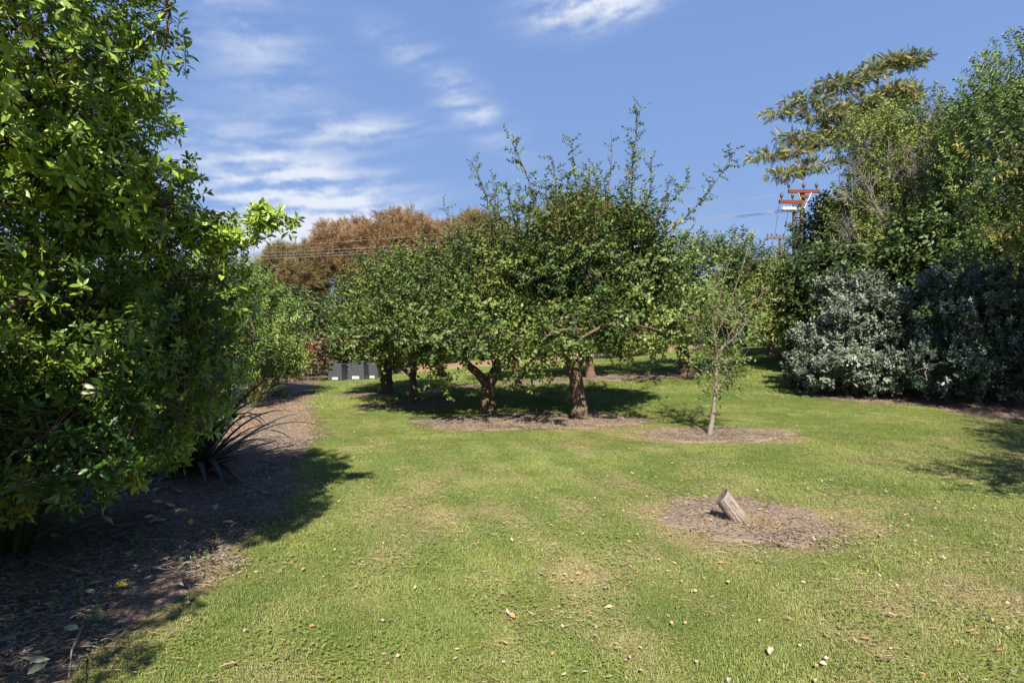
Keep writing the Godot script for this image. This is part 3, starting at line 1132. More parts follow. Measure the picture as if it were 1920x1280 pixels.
func build_orchard() -> void:
	var V := func(x, y, z): return Vector3(x, y, z)
	rng.seed = 21
	var sh := [
		[V.call(1.0, 3.7, 0), V.call(1.15, 6.0, .1), 15.0], [V.call(-.1, 3.8, .2), V.call(-.22, 5.3, .3), 17.0], [V.call(.45, 4.0, 0), V.call(.62, 5.6, -.1), 6.0],
		[V.call(-.8, 3.6, .3), V.call(-1.38, 5.25, .5), 16.0], [V.call(1.35, 3.3, .2), V.call(2.9, 5.1, .3), 17.0], [V.call(1.2, 3.8, -.3), V.call(1.45, 5.1, -.3), 14.0],
		[V.call(.1, 3.9, -.4), V.call(.2, 5.0, -.4), 14.0], [V.call(-.4, 3.8, 0), V.call(-.55, 5.0, .1), 14.0], [V.call(.8, 3.8, .4), V.call(1.0, 5.1, .5), 15.0], [V.call(1.0, 3.2, .6), V.call(1.9, 4.4, .7), 14.0],
	]
	sh.append_array(up_shoots(30, 1.5, 3.7, 4.8))
	orchard_tree("big fruit tree with sunlit leaning trunk, its shoots the tallest in the orchard", 1.32, 11.0,
		[V.call(0, 0, 0), V.call(-.06, .5, 0), V.call(-.14, 1.12, 0)], [.155, .14, .13],
		[[.15, 2.9, 0, 1.3, 1.3, 1.3], [-.55, 1.75, .5, .75, .55, .7], [.75, 1.95, .1, .85, .6, .9], [.1, 1.9, .8, .8, .4, .5], [1.1, 3.0, .2, .8, .8, .9], [-.8, 2.7, .2, .8, .8, .9], [-.2, 1.65, 1.7, .8, .3, .6, 1.2], [.9, 1.7, 1.3, .6, .35, .6], [1.45, 2.3, -.3, .6, .6, .8]], 1900, sh, 101, [[[V.call(-.1, .85, 0), V.call(-.32, 1.2, .05), V.call(-.62, 1.5, .1)], [.08, .07, .06]], [[V.call(-.08, .95, 0), V.call(.12, 1.3, 0), V.call(.35, 1.7, 0)], [.08, .075, .06]]])
	rng.seed = 22
	sh = [[V.call(.15, 3.3, .3), V.call(-.3, 5.1, .4), 16.0], [V.call(.2, 3.4, 0), V.call(.1, 4.95, 0), 15.0], [V.call(.5, 3.3, 0), V.call(.65, 4.6, .1), 15.0], [V.call(-.6, 3.1, 0), V.call(-.9, 4.3, .2), 13.0], [V.call(.9, 3.2, .2), V.call(1.0, 4.7, .3), 14.0]]
	sh.append_array(up_shoots(24, 1.3, 3.1, 4.1))
	orchard_tree("dark-trunked fruit tree forking low, left of the sunlit leaning trunk", -.5, 11.8,
		[V.call(0, 0, 0), V.call(0, .4, 0), V.call(0, .68, 0)], [.16, .13, .125],
		[[-.1, 2.5, 0, 1.1, 1.15, 1.2], [.72, 1.5, .35, .3, .55, .3], [-.95, 1.7, .7, .75, .45, .7], [-.2, 2.1, .9, .9, .5, .6], [-.8, .8, .95, .22, .2, .2, 2.0], [-.4, 1.6, 1.7, 1.0, .32, .7], [.8, 1.3, 1.6, .3, .5, .3, 1.6], [-1.4, 2.0, .6, .8, .6, .9]], 1650, sh, 102, [[[V.call(0, .55, 0), V.call(-.22, .85, .05), V.call(-.55, 1.15, .1)], [.1, .085, .07]], [[V.call(.02, .6, 0), V.call(.18, .95, 0), V.call(.28, 1.35, 0)], [.12, .1, .08]]])
	rng.seed = 23
	sh = up_shoots(26, 1.35, 3.0, 3.9)
	orchard_tree("fruit tree with slim pale trunk and side branch, behind the dark-trunked one", -2.37, 13.76,
		[V.call(0, 0, 0), V.call(-.03, .5, 0), V.call(0, 1.1, 0)], [.1, .085, .08],
		[[-.2, 2.45, 0, 1.2, 1.1, 1.2], [-.8, 1.7, .5, .8, .5, .7], [.6, 1.6, .5, .7, .5, .6], [-.2, 1.6, 2.0, .9, .35, .7, 1.2]], 1400, sh, 103, [[[V.call(-.02, .6, 0), V.call(-.3, .85, 0), V.call(-.65, 1.2, 0)], [.06, .05, .04]]])
	rng.seed = 24
	sh = up_shoots(24, 1.5, 3.0, 3.9)
	orchard_tree("stout short-trunked fruit tree nearest to the compost bins", -3.55, 16.08,
		[V.call(0, 0, 0), V.call(0, .5, 0), V.call(-.03, 1.0, 0)], [.19, .17, .19],
		[[-.05, 2.3, 0, 1.35, 1.1, 1.4], [-.8, 1.7, .4, .7, .5, .8], [.5, 1.7, .5, .9, .5, .8]], 1500, sh, 104)
	rng.seed = 25
	sh = up_shoots(30, 1.8, 3.4, 4.4)
	orchard_tree("dark fruit tree up the slope, behind the slender young tree", 5.3, 17.14,
		[V.call(0, 0, 0), V.call(-.05, .4, 0), V.call(-.2, .8, 0)], [.22, .2, .18],
		[[.1, 2.5, 0, 1.9, 1.5, 1.8], [-.9, 1.5, .7, .9, .5, .8], [1.0, 1.5, .7, .9, .6, .8], [1.2, 3.3, .3, 1.0, .8, 1.0], [1.9, 2.3, .3, .9, 1.0, .9], [-.8, 1.7, 2.2, 1.1, .45, .8]], 1900, sh, 105)
	rng.seed = 26
	orchard_tree("fruit tree seen just right of the sunlit leaning trunk, in the second row", 2.44, 17.56,
		[V.call(0, 0, 0), V.call(-.05, .5, 0), V.call(-.1, 1.0, 0)], [.15, .12, .12],
		[[0, 2.4, 0, 1.5, 1.2, 1.5], [-.6, 1.7, .4, .8, .5, .7]], 1100, up_shoots(6, 1.2, 3.2, 4.1), 106)
	rng.seed = 27
	orchard_tree("fruit tree of the second row, hidden behind the two front trees", .1, 17.3,
		[V.call(0, 0, 0), V.call(.02, .4, 0), V.call(0, .9, 0)], [.12, .1, .1],
		[[0, 2.5, 0, 1.5, 1.2, 1.5]], 1000, up_shoots(6, 1.2, 3.2, 4.1), 107)
	rng.seed = 28
	orchard_tree("fruit tree at the back left, in front of the brown trees", -6.4, 25.6,
		[V.call(0, 0, 0), V.call(.02, .5, 0), V.call(0, 1.1, 0)], [.12, .1, .1],
		[[0, 2.7, 0, 1.9, 1.4, 1.6], [-1.2, 1.9, .3, .9, .7, .8]], 1300, up_shoots(6, 1.4, 3.6, 4.6), 108)
	rng.seed = 29
	orchard_tree("small pale-trunked fruit tree far back at the end of the lawn", 4.92, 25.2,
		[V.call(0, 0, 0), V.call(.02, .5, 0), V.call(0, 1.0, 0)], [.11, .1, .1],
		[[0, 2.3, 0, 1.4, 1.2, 1.4]], 700, up_shoots(4, 1.0, 3.0, 3.8), 109)
	rng.seed = 30
	orchard_tree("pale-trunked fruit tree farthest back, left of the dark tree on the slope", 6.46, 27.2,
		[V.call(0, 0, 0), V.call(.02, .5, 0), V.call(0, 1.0, 0)], [.13, .12, .12],
		[[0, 2.3, 0, 1.5, 1.2, 1.4]], 700, up_shoots(4, 1.0, 3.0, 3.8), 110)
	# the slender young tree
	rng.seed = 31
	sh = [[V.call(.1, 1.0, 0), V.call(.3, 2.9, .1), 9.0], [V.call(.12, 1.1, 0), V.call(-.45, 2.3, .1), 9.0], [V.call(.12, 1.2, 0), V.call(.95, 2.4, 0), 9.0], [V.call(.1, .7, 0), V.call(.42, 1.15, .1), 9.0], [V.call(.1, 1.6, 0), V.call(.7, 3.2, -.1), 9.0], [V.call(.1, 1.3, .1), V.call(0, 2.6, .3), 9.0], [V.call(.1, 1.0, 0), V.call(.6, 1.7, .3), 9.0], [V.call(.08, .95, 0), V.call(-.5, 1.35, .2), 7.0]]
	tree("young_tree", "slender young tree with a thin grey stem in bare soil", "young tree", "", {
		"at": P(3.24, 9.32), "trunks": [[[V.call(0, 0, 0), V.call(.06, .35, 0), V.call(.1, .75, 0), V.call(.12, 1.3, 0)], [.042, .036, .03, .022]]],
		"blobs": [[.08, 1.02, .05, .34, .34, .34, 3.0], [.2, 1.75, 0, .65, .55, .55], [.35, 2.3, 0, .6, .5, .5, .6]], "anchors": 30, "n": 170, "sprays": S.plum_small, "mat": M.leaf, "size": [.8, 1.15],
		"cols": [lin(.08, .14, .035), lin(.17, .24, .06)], "bark": M.pale_bark, "out": .7, "up": .5, "rnd": .5, "fork_r": .02, "tip": .004, "twigs": .8, "shoots": sh})
	# the apple tree
	rng.seed = 32
	var ap := tree("apple_tree", "apple tree with small yellow apples beside the dark ivy-covered tree", "apple tree", "", {
		"at": P(9.3, 20.5), "trunks": [[[V.call(0, 0, 0), V.call(0, .5, 0), V.call(.1, .9, 0)], [.12, .1, .09]]],
		"blobs": [[0, 1.9, 0, 1.25, 1.4, 1.3], [-.6, 1.2, .4, .8, .7, .8], [.3, 2.9, 0, .7, .8, .8]], "anchors": 70, "n": 1300, "sprays": S.plum_small, "mat": M.leaf, "size": [1.0, 1.7],
		"cols": [lin(.1, .14, .03), lin(.2, .23, .06)], "accent": lin(.35, .25, .06), "accent_share": .06, "bark": M.bark, "out": .8, "up": .4, "rnd": .5, "fork_r": .07, "tip": .006, "shoots": up_shoots(9, 1.0, 2.9, 4.2)})
	var ball := SphereMesh.new()
	ball.radius = .045; ball.height = .08; ball.radial_segments = 12; ball.rings = 6
	for k in 34:
		var u := rdir()
		u.z = absf(u.z)
		obj("apple", ball, M.apple, ap, Transform3D(Basis.IDENTITY, Vector3(0, 1.8, 0) + u * Vector3(1.22, 1.35, 1.28)))

func build_left() -> void:
	var V := func(x, y, z): return Vector3(x, y, z)
	rng.seed = 41
	# blobs: x, height, toward the camera, measured from the tree's foot
	tree("hedge_tree", "huge glossy-leaved evergreen tree filling the near left side", "evergreen tree", "", {
		"at": P(-3.6, 3.6), "wood_name": "branches", "trunks": [
			[[V.call(0, 0, 0), V.call(-.1, .6, 0), V.call(0, 1.1, 0)], [.11, .09, .07]], [[V.call(-.3, 0, .4), V.call(-.2, .7, .6), V.call(.1, 1.4, .9)], [.09, .07, .06]],
			[[V.call(-.4, 0, -1.2), V.call(-.1, .6, -1.1), V.call(.3, 1.2, -1.0)], [.08, .07, .05]], [[V.call(-.9, 0, 2.6), V.call(-.8, .8, 2.8), V.call(-.6, 1.6, 2.9)], [.1, .08, .06]]],
		"blobs": [
			[.9, 1.7, -.55, .82, 1.0, 1.0], [.86, 3.5, .45, .82, 1.15, .9], [.45, 1.85, 1.25, .95, .8, .85], [-1.0, 2.4, .1, 1.6, 2.3, 1.9, .7],
			[-1.6, 2.6, 2.6, .9, 1.2, 1.1, .6], [.8, 2.55, 3.4, 1.1, .7, 1.0, 1.0], [1.6, 4.1, 2.8, .4, .35, .8, 1.6], [1.5, 2.38, -.5, .34, .17, .28, 1.3], [1.85, 2.5, -.5, .22, .1, .16, 1.6], [.25, 1.4, -1.5, .9, 1.0, .9], [.9, 2.75, 0, .7, .6, .8],
			[.1, 1.0, .9, 1.0, .45, .7], [.35, .95, -.1, 1.1, .5, .9]],
		"anchors": 330, "n": 17500, "sprays": S.whorl, "mat": M.glossy_leaf, "size": [.7, 1.3], "cols": [lin(.038, .095, .014), lin(.26, .38, .05)],
		"accent": lin(.36, .32, .04), "accent_share": .02, "bark": M.bark, "out": .55, "up": .55, "rnd": .6, "gap": -.3, "gapf": 1.3, "fork_r": .05, "tip": .005, "shell": .45, "twigs": .8, "twig_reach": .7, "leaf_parts": true})
	rng.seed = 45
	for q in [[-7.2, 7.4, "dark evergreen shrub behind the huge glossy-leaved tree, beside the dark flax", 46], [-7.6, 3.6, "dark evergreen shrub deep in the left bed, seen under the huge glossy-leaved tree", 47], [-7.6, 10.2, "evergreen shrub on the left bed between the two flax plants", 48]]:
		rng.seed = q[3]
		tree("evergreen_shrub", q[2], "shrub", "", {
			"at": P(q[0], q[1]), "trunks": [[[V.call(0, 0, 0), V.call(.1, .5, 0)], [.08, .06]]],
			"blobs": [[0, 1.4, 0, 1.7, 1.5, 1.6], [.3, .6, .3, 1.7, .6, 1.4], [-.3, 2.6, 0, 1.3, .9, 1.3]], "anchors": 90, "n": 2000, "sprays": S.whorl, "mat": M.glossy_leaf, "size": [1.3, 1.9],
			"cols": [lin(.04, .085, .016), lin(.13, .2, .035)], "bark": M.bark, "out": .6, "up": .5, "rnd": .5, "gap": -.45, "fork_r": .04, "shell": .3})
	rng.seed = 42
	tree("leafy_shrub", "tall light green shrub at the far end of the left bed", "shrub", "", {
		"at": P(-7.3, 16.2), "trunks": [[[V.call(0, 0, 0), V.call(.1, .5, 0)], [.08, .06]], [[V.call(.5, 0, .2), V.call(.6, .6, .2)], [.06, .05]]],
		"blobs": [[0, 1.7, 0, 1.35, 1.4, 1.3], [.6, 1.0, .5, .8, .8, .8], [-.6, 2.6, 0, 1.2, 1.1, 1.2]], "anchors": 90, "n": 1900, "sprays": S.spray, "mat": M.leaf, "size": [.9, 1.3],
		"cols": [lin(.09, .16, .03), lin(.2, .28, .07)], "bark": M.pale_bark, "out": .6, "up": .6, "rnd": .5, "gap": -.35, "fork_r": .04})
	rng.seed = 43
	tree("leafy_shrub", "bushy green shrub behind the flax, in front of the tall light green one", "shrub", "", {
		"at": P(-6.8, 12.9), "trunks": [[[V.call(0, 0, 0), V.call(.1, .5, 0)], [.08, .06]]],
		"blobs": [[-.1, 1.5, 0, 1.1, 1.3, 1.0], [.1, 2.6, 0, .8, .8, .8]], "anchors": 60, "n": 1200, "sprays": S.willowy, "mat": M.leaf, "size": [.7, 1.05],
		"cols": [lin(.08, .15, .03), lin(.17, .25, .06)], "bark": M.pale_bark, "out": .6, "up": .6, "rnd": .5, "gap": -.35, "fork_r": .04})
	flax("dark bronze-green flax with long drooping blades beside the big tree", P(-3.9, 6.9), 80, 1.7, .085, [lin(.03, .045, .03), lin(.045, .06, .03), lin(.08, .075, .06)], 1.35, 51, Vector3(.45, 0, .1))
	flax("yellowish-green flax behind the dark drooping one", P(-6.0, 13.2), 34, 1.15, .055, [lin(.2, .24, .08), lin(.28, .28, .12), lin(.14, .18, .06)], .8, 52)
	flax("low tuft of dark narrow blades at the left edge of the picture", P(-3.7, 4.2), 170, .8, .013, [lin(.06, .08, .02), lin(.12, .12, .04)], 1.3, 53)
	# canna clump
	rng.seed = 44
	var t := tree("canna_clump", "dark purple-leaved canna clump with orange flowers left of the bins", "canna", "", {
		"at": P(-8.1, 22.6), "wood_name": "stalks", "trunks": [[[V.call(0, 0, 0), V.call(0, .4, 0)], [.03, .02]], [[V.call(.4, 0, 0), V.call(.4, .5, 0)], [.03, .02]]],
		"blobs": [[.1, .75, 0, .75, .75, .5]], "anchors": 24, "n": 60, "sprays": S.canna, "mat": M.leaf, "size": [.7, 1.0], "cols": [lin(.05, .025, .025), lin(.12, .075, .05)], "accent": lin(.3, .22, .1), "accent_share": .15,
		"bark": M.bark, "out": .3, "up": 1.0, "rnd": .35, "fork_r": .02})
	for k in 9:
		var b := MB.new()
		for j in 5: b.leaf(Vector3.ZERO, rdir() + UP * .6, rdir(), .12, .06, 3, .2, .2, Color(1, 1, 1))
		var m := leaf_mat(.5, .4)
		m.albedo_color = lin(.75, .2, .04).linear_to_srgb()
		obj("flower", b.mesh(), m, t, Transform3D(Basis.IDENTITY, Vector3(R(-.4, .6), R(1.2, 1.6), R(.1, .4))))

func build_right() -> void:
	var V := func(x, y, z): return Vector3(x, y, z)
	var grey := [lin(.075, .105, .07), lin(.2, .25, .2)]
	rng.seed = 60
	var lumps := []
	for k in 22:
		var a := R(0, TAU)
		var hh := R(.3, 2.7)
		var rr := 1.35 * (1.0 - pow(hh / 3.3, 2.0)) + .1
		lumps.append([cos(a) * rr, hh, sin(a) * rr * .8, R(.22, .38), R(.2, .34), R(.22, .36), 1.3])
	rng.seed = 61
	tree("grey_green_shrub", "silvery grey-green shrub standing in full sun", "shrub", "", {
		"at": P(7.95, 13.2), "wood_name": "branches", "trunks": [[[V.call(0, 0, 0), V.call(0, .4, 0)], [.07, .05]], [[V.call(.4, 0, 0), V.call(.5, .5, 0)], [.06, .05]]],
		"blobs": [[0, 1.2, 0, 1.1, 1.2, .95], [-.8, .8, .3, .75, .75, .7], [.3, .65, .7, 1.2, .6, .5], [.4, 1.8, 0, .9, .9, .9], [-.05, 2.3, 0, .65, .7, .6]] + lumps, "anchors": 110, "n": 3600, "sprays": S.rosette, "mat": M.matte_leaf, "size": [1.1, 1.85],
		"cols": grey, "accent": lin(.36, .41, .34), "accent_share": .18, "bark": M.pale_bark, "out": .55, "up": .65, "rnd": .45, "gap": -.3, "gapf": 1.4, "fork_r": .04, "shell": .34, "twig_reach": .5})
	rng.seed = 62
	tree("grey_green_shrub", "wide dark grey-green shrub mostly in shade at the right edge", "shrub", "", {
		"at": P(9.9, 12.1), "wood_name": "branches", "trunks": [[[V.call(0, 0, 0), V.call(0, .4, 0)], [.07, .05]], [[V.call(.8, 0, 0), V.call(.9, .5, 0)], [.06, .05]]],
		"blobs": lumps.map(func(q): return [q[0] * 1.4, q[1], q[2] * 1.1, q[3] * 1.3, q[4] * 1.2, q[5] * 1.3, 1.2]) + [[0, 1.5, 0, 1.4, 1.4, 1.0], [-.9, .9, .5, .9, .8, .7], [1.3, 1.7, -.2, 1.4, 1.6, 1.2], [.2, 2.6, -.2, 1.2, .6, 1.0], [.6, .7, .7, 1.2, .7, .5]], "anchors": 140, "n": 5200, "sprays": S.rosette, "mat": M.matte_leaf, "size": [1.1, 1.7],
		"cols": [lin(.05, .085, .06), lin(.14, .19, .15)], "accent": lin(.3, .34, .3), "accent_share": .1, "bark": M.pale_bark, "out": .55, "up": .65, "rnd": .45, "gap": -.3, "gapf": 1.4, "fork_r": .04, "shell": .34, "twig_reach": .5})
	rng.seed = 63
	tree("ivy_covered_tree", "dark ivy-covered tree in front of the power poles", "tree", "", {
		"at": P(11.0, 19.6), "trunks": [[[V.call(0, 0, 0), V.call(0, 1.0, 0), V.call(.1, 2.2, 0)], [.16, .14, .12]]],
		"blobs": [[-.1, 3.2, 0, 1.15, 2.1, 1.2], [.6, 4.4, 0, 1.0, 1.2, 1.1], [-.1, 1.2, .2, 1.3, 1.1, 1.0], [1.0, 2.0, 0, 1.4, 1.6, 1.3]], "anchors": 90, "n": 2300, "sprays": S.broad, "mat": M.leaf, "size": [.9, 1.35],
		"cols": [lin(.02, .042, .018), lin(.055, .09, .035)], "accent": lin(.3, .16, .05), "accent_share": .02, "bark": M.bark, "out": .7, "up": .2, "rnd": .5, "gap": -.4, "fork_r": .08})
	rng.seed = 64
	var t := tree("twiggy_tree", "yellow-green tree with many bare grey twigs in its crown", "tree", "", {
		"at": P(11.6, 17.4), "trunks": [[[V.call(0, 0, 0), V.call(-.1, 1.0, 0), V.call(-.1, 2.0, 0)], [.14, .12, .1]], [[V.call(.6, 0, 0), V.call(.8, 1.0, 0), V.call(1.0, 2.2, 0)], [.12, .1, .09]]],
		"blobs": [[-.2, 4.2, 0, 1.6, 1.9, 1.5], [.5, 6.0, 0, 1.6, 1.3, 1.4], [-.9, 2.9, .3, 1.1, 1.1, 1.0], [1.2, 3.8, .3, 1.4, 1.8, 1.3], [.2, 1.6, .2, 1.6, 1.1, 1.0, .7], [.9, 7.1, 0, 1.4, .9, 1.2], [-.6, 6.6, 0, 1.0, .8, 1.0]], "anchors": 200, "n": 4600, "sprays": S.spray, "mat": M.leaf, "size": [.85, 1.3],
		"cols": [lin(.1, .15, .03), lin(.22, .27, .07)], "bark": M.pale_bark, "out": .6, "up": .55, "rnd": .5, "gap": -.26, "gapf": .9, "fork_r": .07, "tip": .008, "twigs": .5})
	var dx := []
	var dc := []
	for k in 110:
		var q := in_blobs([[-.3, 4.6, .4, 1.5, 1.6, 1.1], [-1.0, 3.0, .5, 1.0, 1.0, .8], [.6, 5.8, .4, 1.4, 1.1, 1.0]], .25)
		if q[1].z < -.2: continue
		dx.append(Transform3D(basis_y(q[1] * .5 + UP * .9 + rdir() * .5, Vector3.BACK, R(0, 6)).scaled_local(Vector3.ONE * R(.7, 1.3)), q[0]))
		dc.append(lin(.34, .3, .27) * R(.8, 1.15))
	for k in 4:
		multi("bare_twigs", S.bare[k], M.twig, dx.slice(k * dx.size() / 4, (k + 1) * dx.size() / 4), dc.slice(k * dx.size() / 4, (k + 1) * dx.size() / 4), t)
	rng.seed = 65
	tree("tall_green_tree", "tallest green tree at the right, above the shaded shrub", "tree", "", {
		"at": P(13.2, 14.6), "trunks": [[[V.call(0, 0, 0), V.call(.1, 1.4, 0), V.call(0, 2.8, 0)], [.2, .17, .14]]],
		"blobs": [[-.2, 5.2, 0, 2.0, 2.2, 1.8], [.6, 7.6, 0, 1.7, 1.3, 1.6], [-1.1, 6.3, .3, 1.1, 1.0, 1.0], [1.4, 5.6, .5, 1.8, 2.2, 1.6], [-.6, 3.2, .6, 1.8, 1.4, 1.2], [.9, 2.4, .4, 2.0, 1.4, 1.2]], "anchors": 200, "n": 5600, "sprays": S.spray, "mat": M.leaf, "size": [.9, 1.3],
		"cols": [lin(.055, .105, .02), lin(.18, .26, .05)], "bark": M.bark, "out": .6, "up": .5, "rnd": .5, "gap": -.28, "gapf": .8, "fork_r": .09, "tip": .008})
	rng.seed = 68
	for q in [[12.0, 15.2, 4.6, "dark leafy shrub behind the wide shaded grey-green one", 68], [15.0, 13.4, 5.0, "dark leafy shrub at the right edge, behind the shaded grey-green one", 69], [9.6, 16.4, 3.4, "dark leafy shrub behind the sunlit silvery one", 70]]:
		rng.seed = q[4]
		var h: float = q[2]
		tree("dark_shrub", q[3], "shrub", "", {
			"at": P(q[0], q[1]), "trunks": [[[V.call(0, 0, 0), V.call(.1, .5, 0)], [.08, .06]]],
			"blobs": [[0, h * .5, 0, 1.7, h * .5, 1.1], [-.5, h * .7, .2, 1.2, h * .3, .9]], "anchors": 70, "n": 1700, "sprays": S.broad, "mat": M.leaf, "size": [.9, 1.4],
			"cols": [lin(.035, .065, .018), lin(.09, .14, .035)], "bark": M.bark, "out": .6, "up": .4, "rnd": .5, "gap": -.4, "fork_r": .04, "shell": .3})
	rng.seed = 66
	tree("flowering_tree", "near tree at the right edge with yellowish flower clusters", "tree", "", {
		"at": P(11.0, 7.2), "trunks": [[[V.call(0, 0, 0), V.call(.1, 1.0, 0), V.call(0, 2.2, 0)], [.17, .14, .12]]],
		"blobs": [[0, 5.0, 0, 2.3, 2.6, 2.4], [-1.8, 3.7, -3.2, .95, .8, .9], [-1.8, 5.0, -3.1, .95, .85, .9], [-.8, 4.4, -2.2, 1.1, 1.5, 1.1], [-1.8, 2.6, 1.8, 1.5, 1.2, 1.6], [-2.2, 3.4, 3.2, 1.6, 1.3, 1.4], [-3.8, 3.0, 3.5, 1.2, .7, 1.0], [-5.1, 2.7, 3.6, .9, .45, .7]], "anchors": 170, "n": 4200, "sprays": S.spray, "mat": M.leaf, "size": [.9, 1.35],
		"cols": [lin(.04, .085, .018), lin(.12, .17, .035)], "accent": lin(.36, .31, .09), "accent_share": .11, "bark": M.bark, "out": .6, "up": .45, "rnd": .5, "gap": -.35, "gapf": .8, "fork_r": .08, "tip": .008})
	# feathery tree: flat tiers of fronds on spreading limbs
	rng.seed = 67
	tree("feathery_tree", "wide feathery tree with flat bronze-green tiers reaching towards the poles", "tree", "", {
		"at": P(14.6, 20.5), "trunks": [[[V.call(0, 0, 0), V.call(-.2, 2.0, 0), V.call(-.4, 4.4, 0)], [.22, .18, .15]]],
		"blobs": [[-5.0, 8.55, .3, .9, .08, .5], [-4.0, 9.05, .2, 1.0, .1, .6], [-2.9, 9.6, .2, 1.0, .12, .6], [-1.9, 10.0, 0, .9, .12, .6], [-1.0, 10.5, 0, .8, .16, .5], [-.2, 10.6, 0, .7, .2, .5], [-3.4, 8.4, .4, 1.2, .1, .7], [-2.2, 8.9, .3, 1.0, .12, .7], [-4.5, 7.65, .4, .9, .09, .5], [-5.5, 7.0, .4, .8, .09, .5], [-4.6, 7.1, .6, .6, .08, .4], [-3.7, 7.5, .4, .8, .12, .5], [-5.0, 6.3, .5, .8, .08, .5], [-4.1, 6.6, .5, .7, .1, .5], [-2.7, 7.9, .3, 1.0, .2, .7], [-1.6, 8.6, 0, 1.0, .4, .7], [-.7, 9.3, 0, .9, .4, .7]], "anchors": 150, "n": 4200, "sprays": S.frond, "mat": M.matte_leaf, "size": [.55, .95],
		"cols": [lin(.075, .135, .036), lin(.18, .23, .07)], "accent": lin(.36, .28, .12), "accent_share": .35, "bark": M.pale_bark, "out": .7, "up": -.12, "rnd": .75, "fork_r": .09, "tip": .01, "twigs": .4, "shell": .5})

func build_far() -> void:
	var V := func(x, y, z): return Vector3(x, y, z)
	var brown := [lin(.19, .125, .06), lin(.36, .235, .13)]
	var olive := [lin(.12, .12, .05), lin(.27, .2, .1)]
	var far := [
		["brown feathery tree farthest left of the brown trees", -25.5, 66, 12.5, 4.2, olive, 71], ["broad rusty brown tree behind the left half of the orchard", -19.5, 68, 16.0, 5.2, brown, 72],
		["tall brown tree just left of the fruit trees", -13.0, 67, 16.8, 4.8, brown, 73], ["brown tree behind the tops of the front fruit trees", -8.0, 70, 16.0, 4.2, brown, 74],
		["olive-brown tree showing between the two front fruit trees", -3.4, 62, 15.2, 3.8, olive, 75], ["olive-brown tree behind the tallest fruit tree", 7.2, 60, 15.6, 4.4, olive, 76]]
	for q in far:
		rng.seed = q[6]
		var h: float = q[3]
		var r: float = q[4]
		var blobs := [[0, h - r * .75, 0, r, r * .75, r]]
		for k in 9:
			var a := R(0, TAU)
			blobs.append([cos(a) * r * .75, h - r * R(.6, 1.7), sin(a) * r * .75, r * R(.35, .5), r * R(.28, .42), r * R(.35, .5)])
		tree("brown_tree", q[0], "tree", "feathery brown trees far behind the orchard", {
			"at": P(q[1], q[2]), "trunks": [[[V.call(0, 0, 0), V.call(.3, h * .2, 0), V.call(.2, h * .42, 0)], [.5, .4, .34]], [[V.call(1.2, 0, 0), V.call(1.6, h * .2, 0), V.call(2.2, h * .4, 0)], [.35, .3, .25]]],
			"blobs": blobs, "anchors": 90, "n": 1100, "sprays": S.wisp, "mat": M.matte_leaf, "size": [.8, 1.35], "cols": q[5], "bark": M.bark, "out": .8, "up": .6, "rnd": .4, "gap": -.22, "gapf": .25, "fork_r": .3, "tip": .03, "shell": .3, "twigs": .3, "twig_reach": 3.0})
	# hedge shrubs along the end of the lawn
	var line := [
		[-12.5, 24, 3.2, "leafy hedge shrub farthest left at the end of the lawn"], [-9.6, 26, 3.4, "leafy hedge shrub behind the canna clump"], [-6.8, 27.5, 3.0, "leafy hedge shrub behind the compost bins"], [-3.8, 29, 3.0, "leafy hedge shrub behind the stout-trunked fruit tree"],
		[-.6, 30, 2.8, "leafy hedge shrub behind the dark-trunked fruit tree"], [2.6, 31, 3.0, "leafy hedge shrub behind the sunlit leaning trunk"], [6.0, 32, 3.2, "leafy hedge shrub behind the two pale-trunked fruit trees"], [9.6, 31, 3.4, "leafy hedge shrub left of the apple tree, at the back"], [12.6, 28, 3.4, "dark leafy hedge shrub behind the apple tree"], [16, 26, 4.2, "dark leafy hedge shrub behind the ivy-covered tree"]]
	for k in line.size():
		var q: Array = line[k]
		rng.seed = 80 + k
		var h: float = q[2]
		tree("hedge_shrub", q[3], "shrub", "hedge shrubs along the end of the lawn", {
			"at": P(q[0], q[1]), "trunks": [[[V.call(0, 0, 0), V.call(0, .5, 0)], [.07, .05]]],
			"blobs": [[0, h * .5, 0, 2.0, h * .5, 1.4], [R(-1, 1), h * .7, .2, 1.1, h * .35, 1.0]], "anchors": 50, "n": 800, "sprays": S.broad, "mat": M.leaf, "size": [1.1, 1.8],
			"cols": [lin(.04, .07, .022), lin(.1, .14, .045)], "accent": lin(.2, .12, .06), "accent_share": .08, "bark": M.bark, "out": .7, "up": .4, "rnd": .5, "gap": -.4, "fork_r": .04, "shell": .3})
	# low brown earth bank before the hedge
	var b := MB.new()
	var xs := lines([[-7.5, 12, .5]])
	for x in xs:
		for j in 7:
			var f := j / 6.0
			var d := 26.4 + .12 * (x + 7) + f * 2.2
			b.vert(P(x, d, -.05 + .38 * sin(PI * minf(f * 1.2, 1.0)) * sm(-7.6, -6, x) + .08 * nf.get_noise_2d(x * 40, d * 40)))
	for k in xs.size() - 1:
		for j in 6:
			b.quad(k * 7 + j, k * 7 + j + 1, k * 7 + j + 8, k * 7 + j + 7)
	tag(obj("earth_bank", b.mesh(), M.bank), "low brown earth bank at the end of the lawn", "", "", "structure")

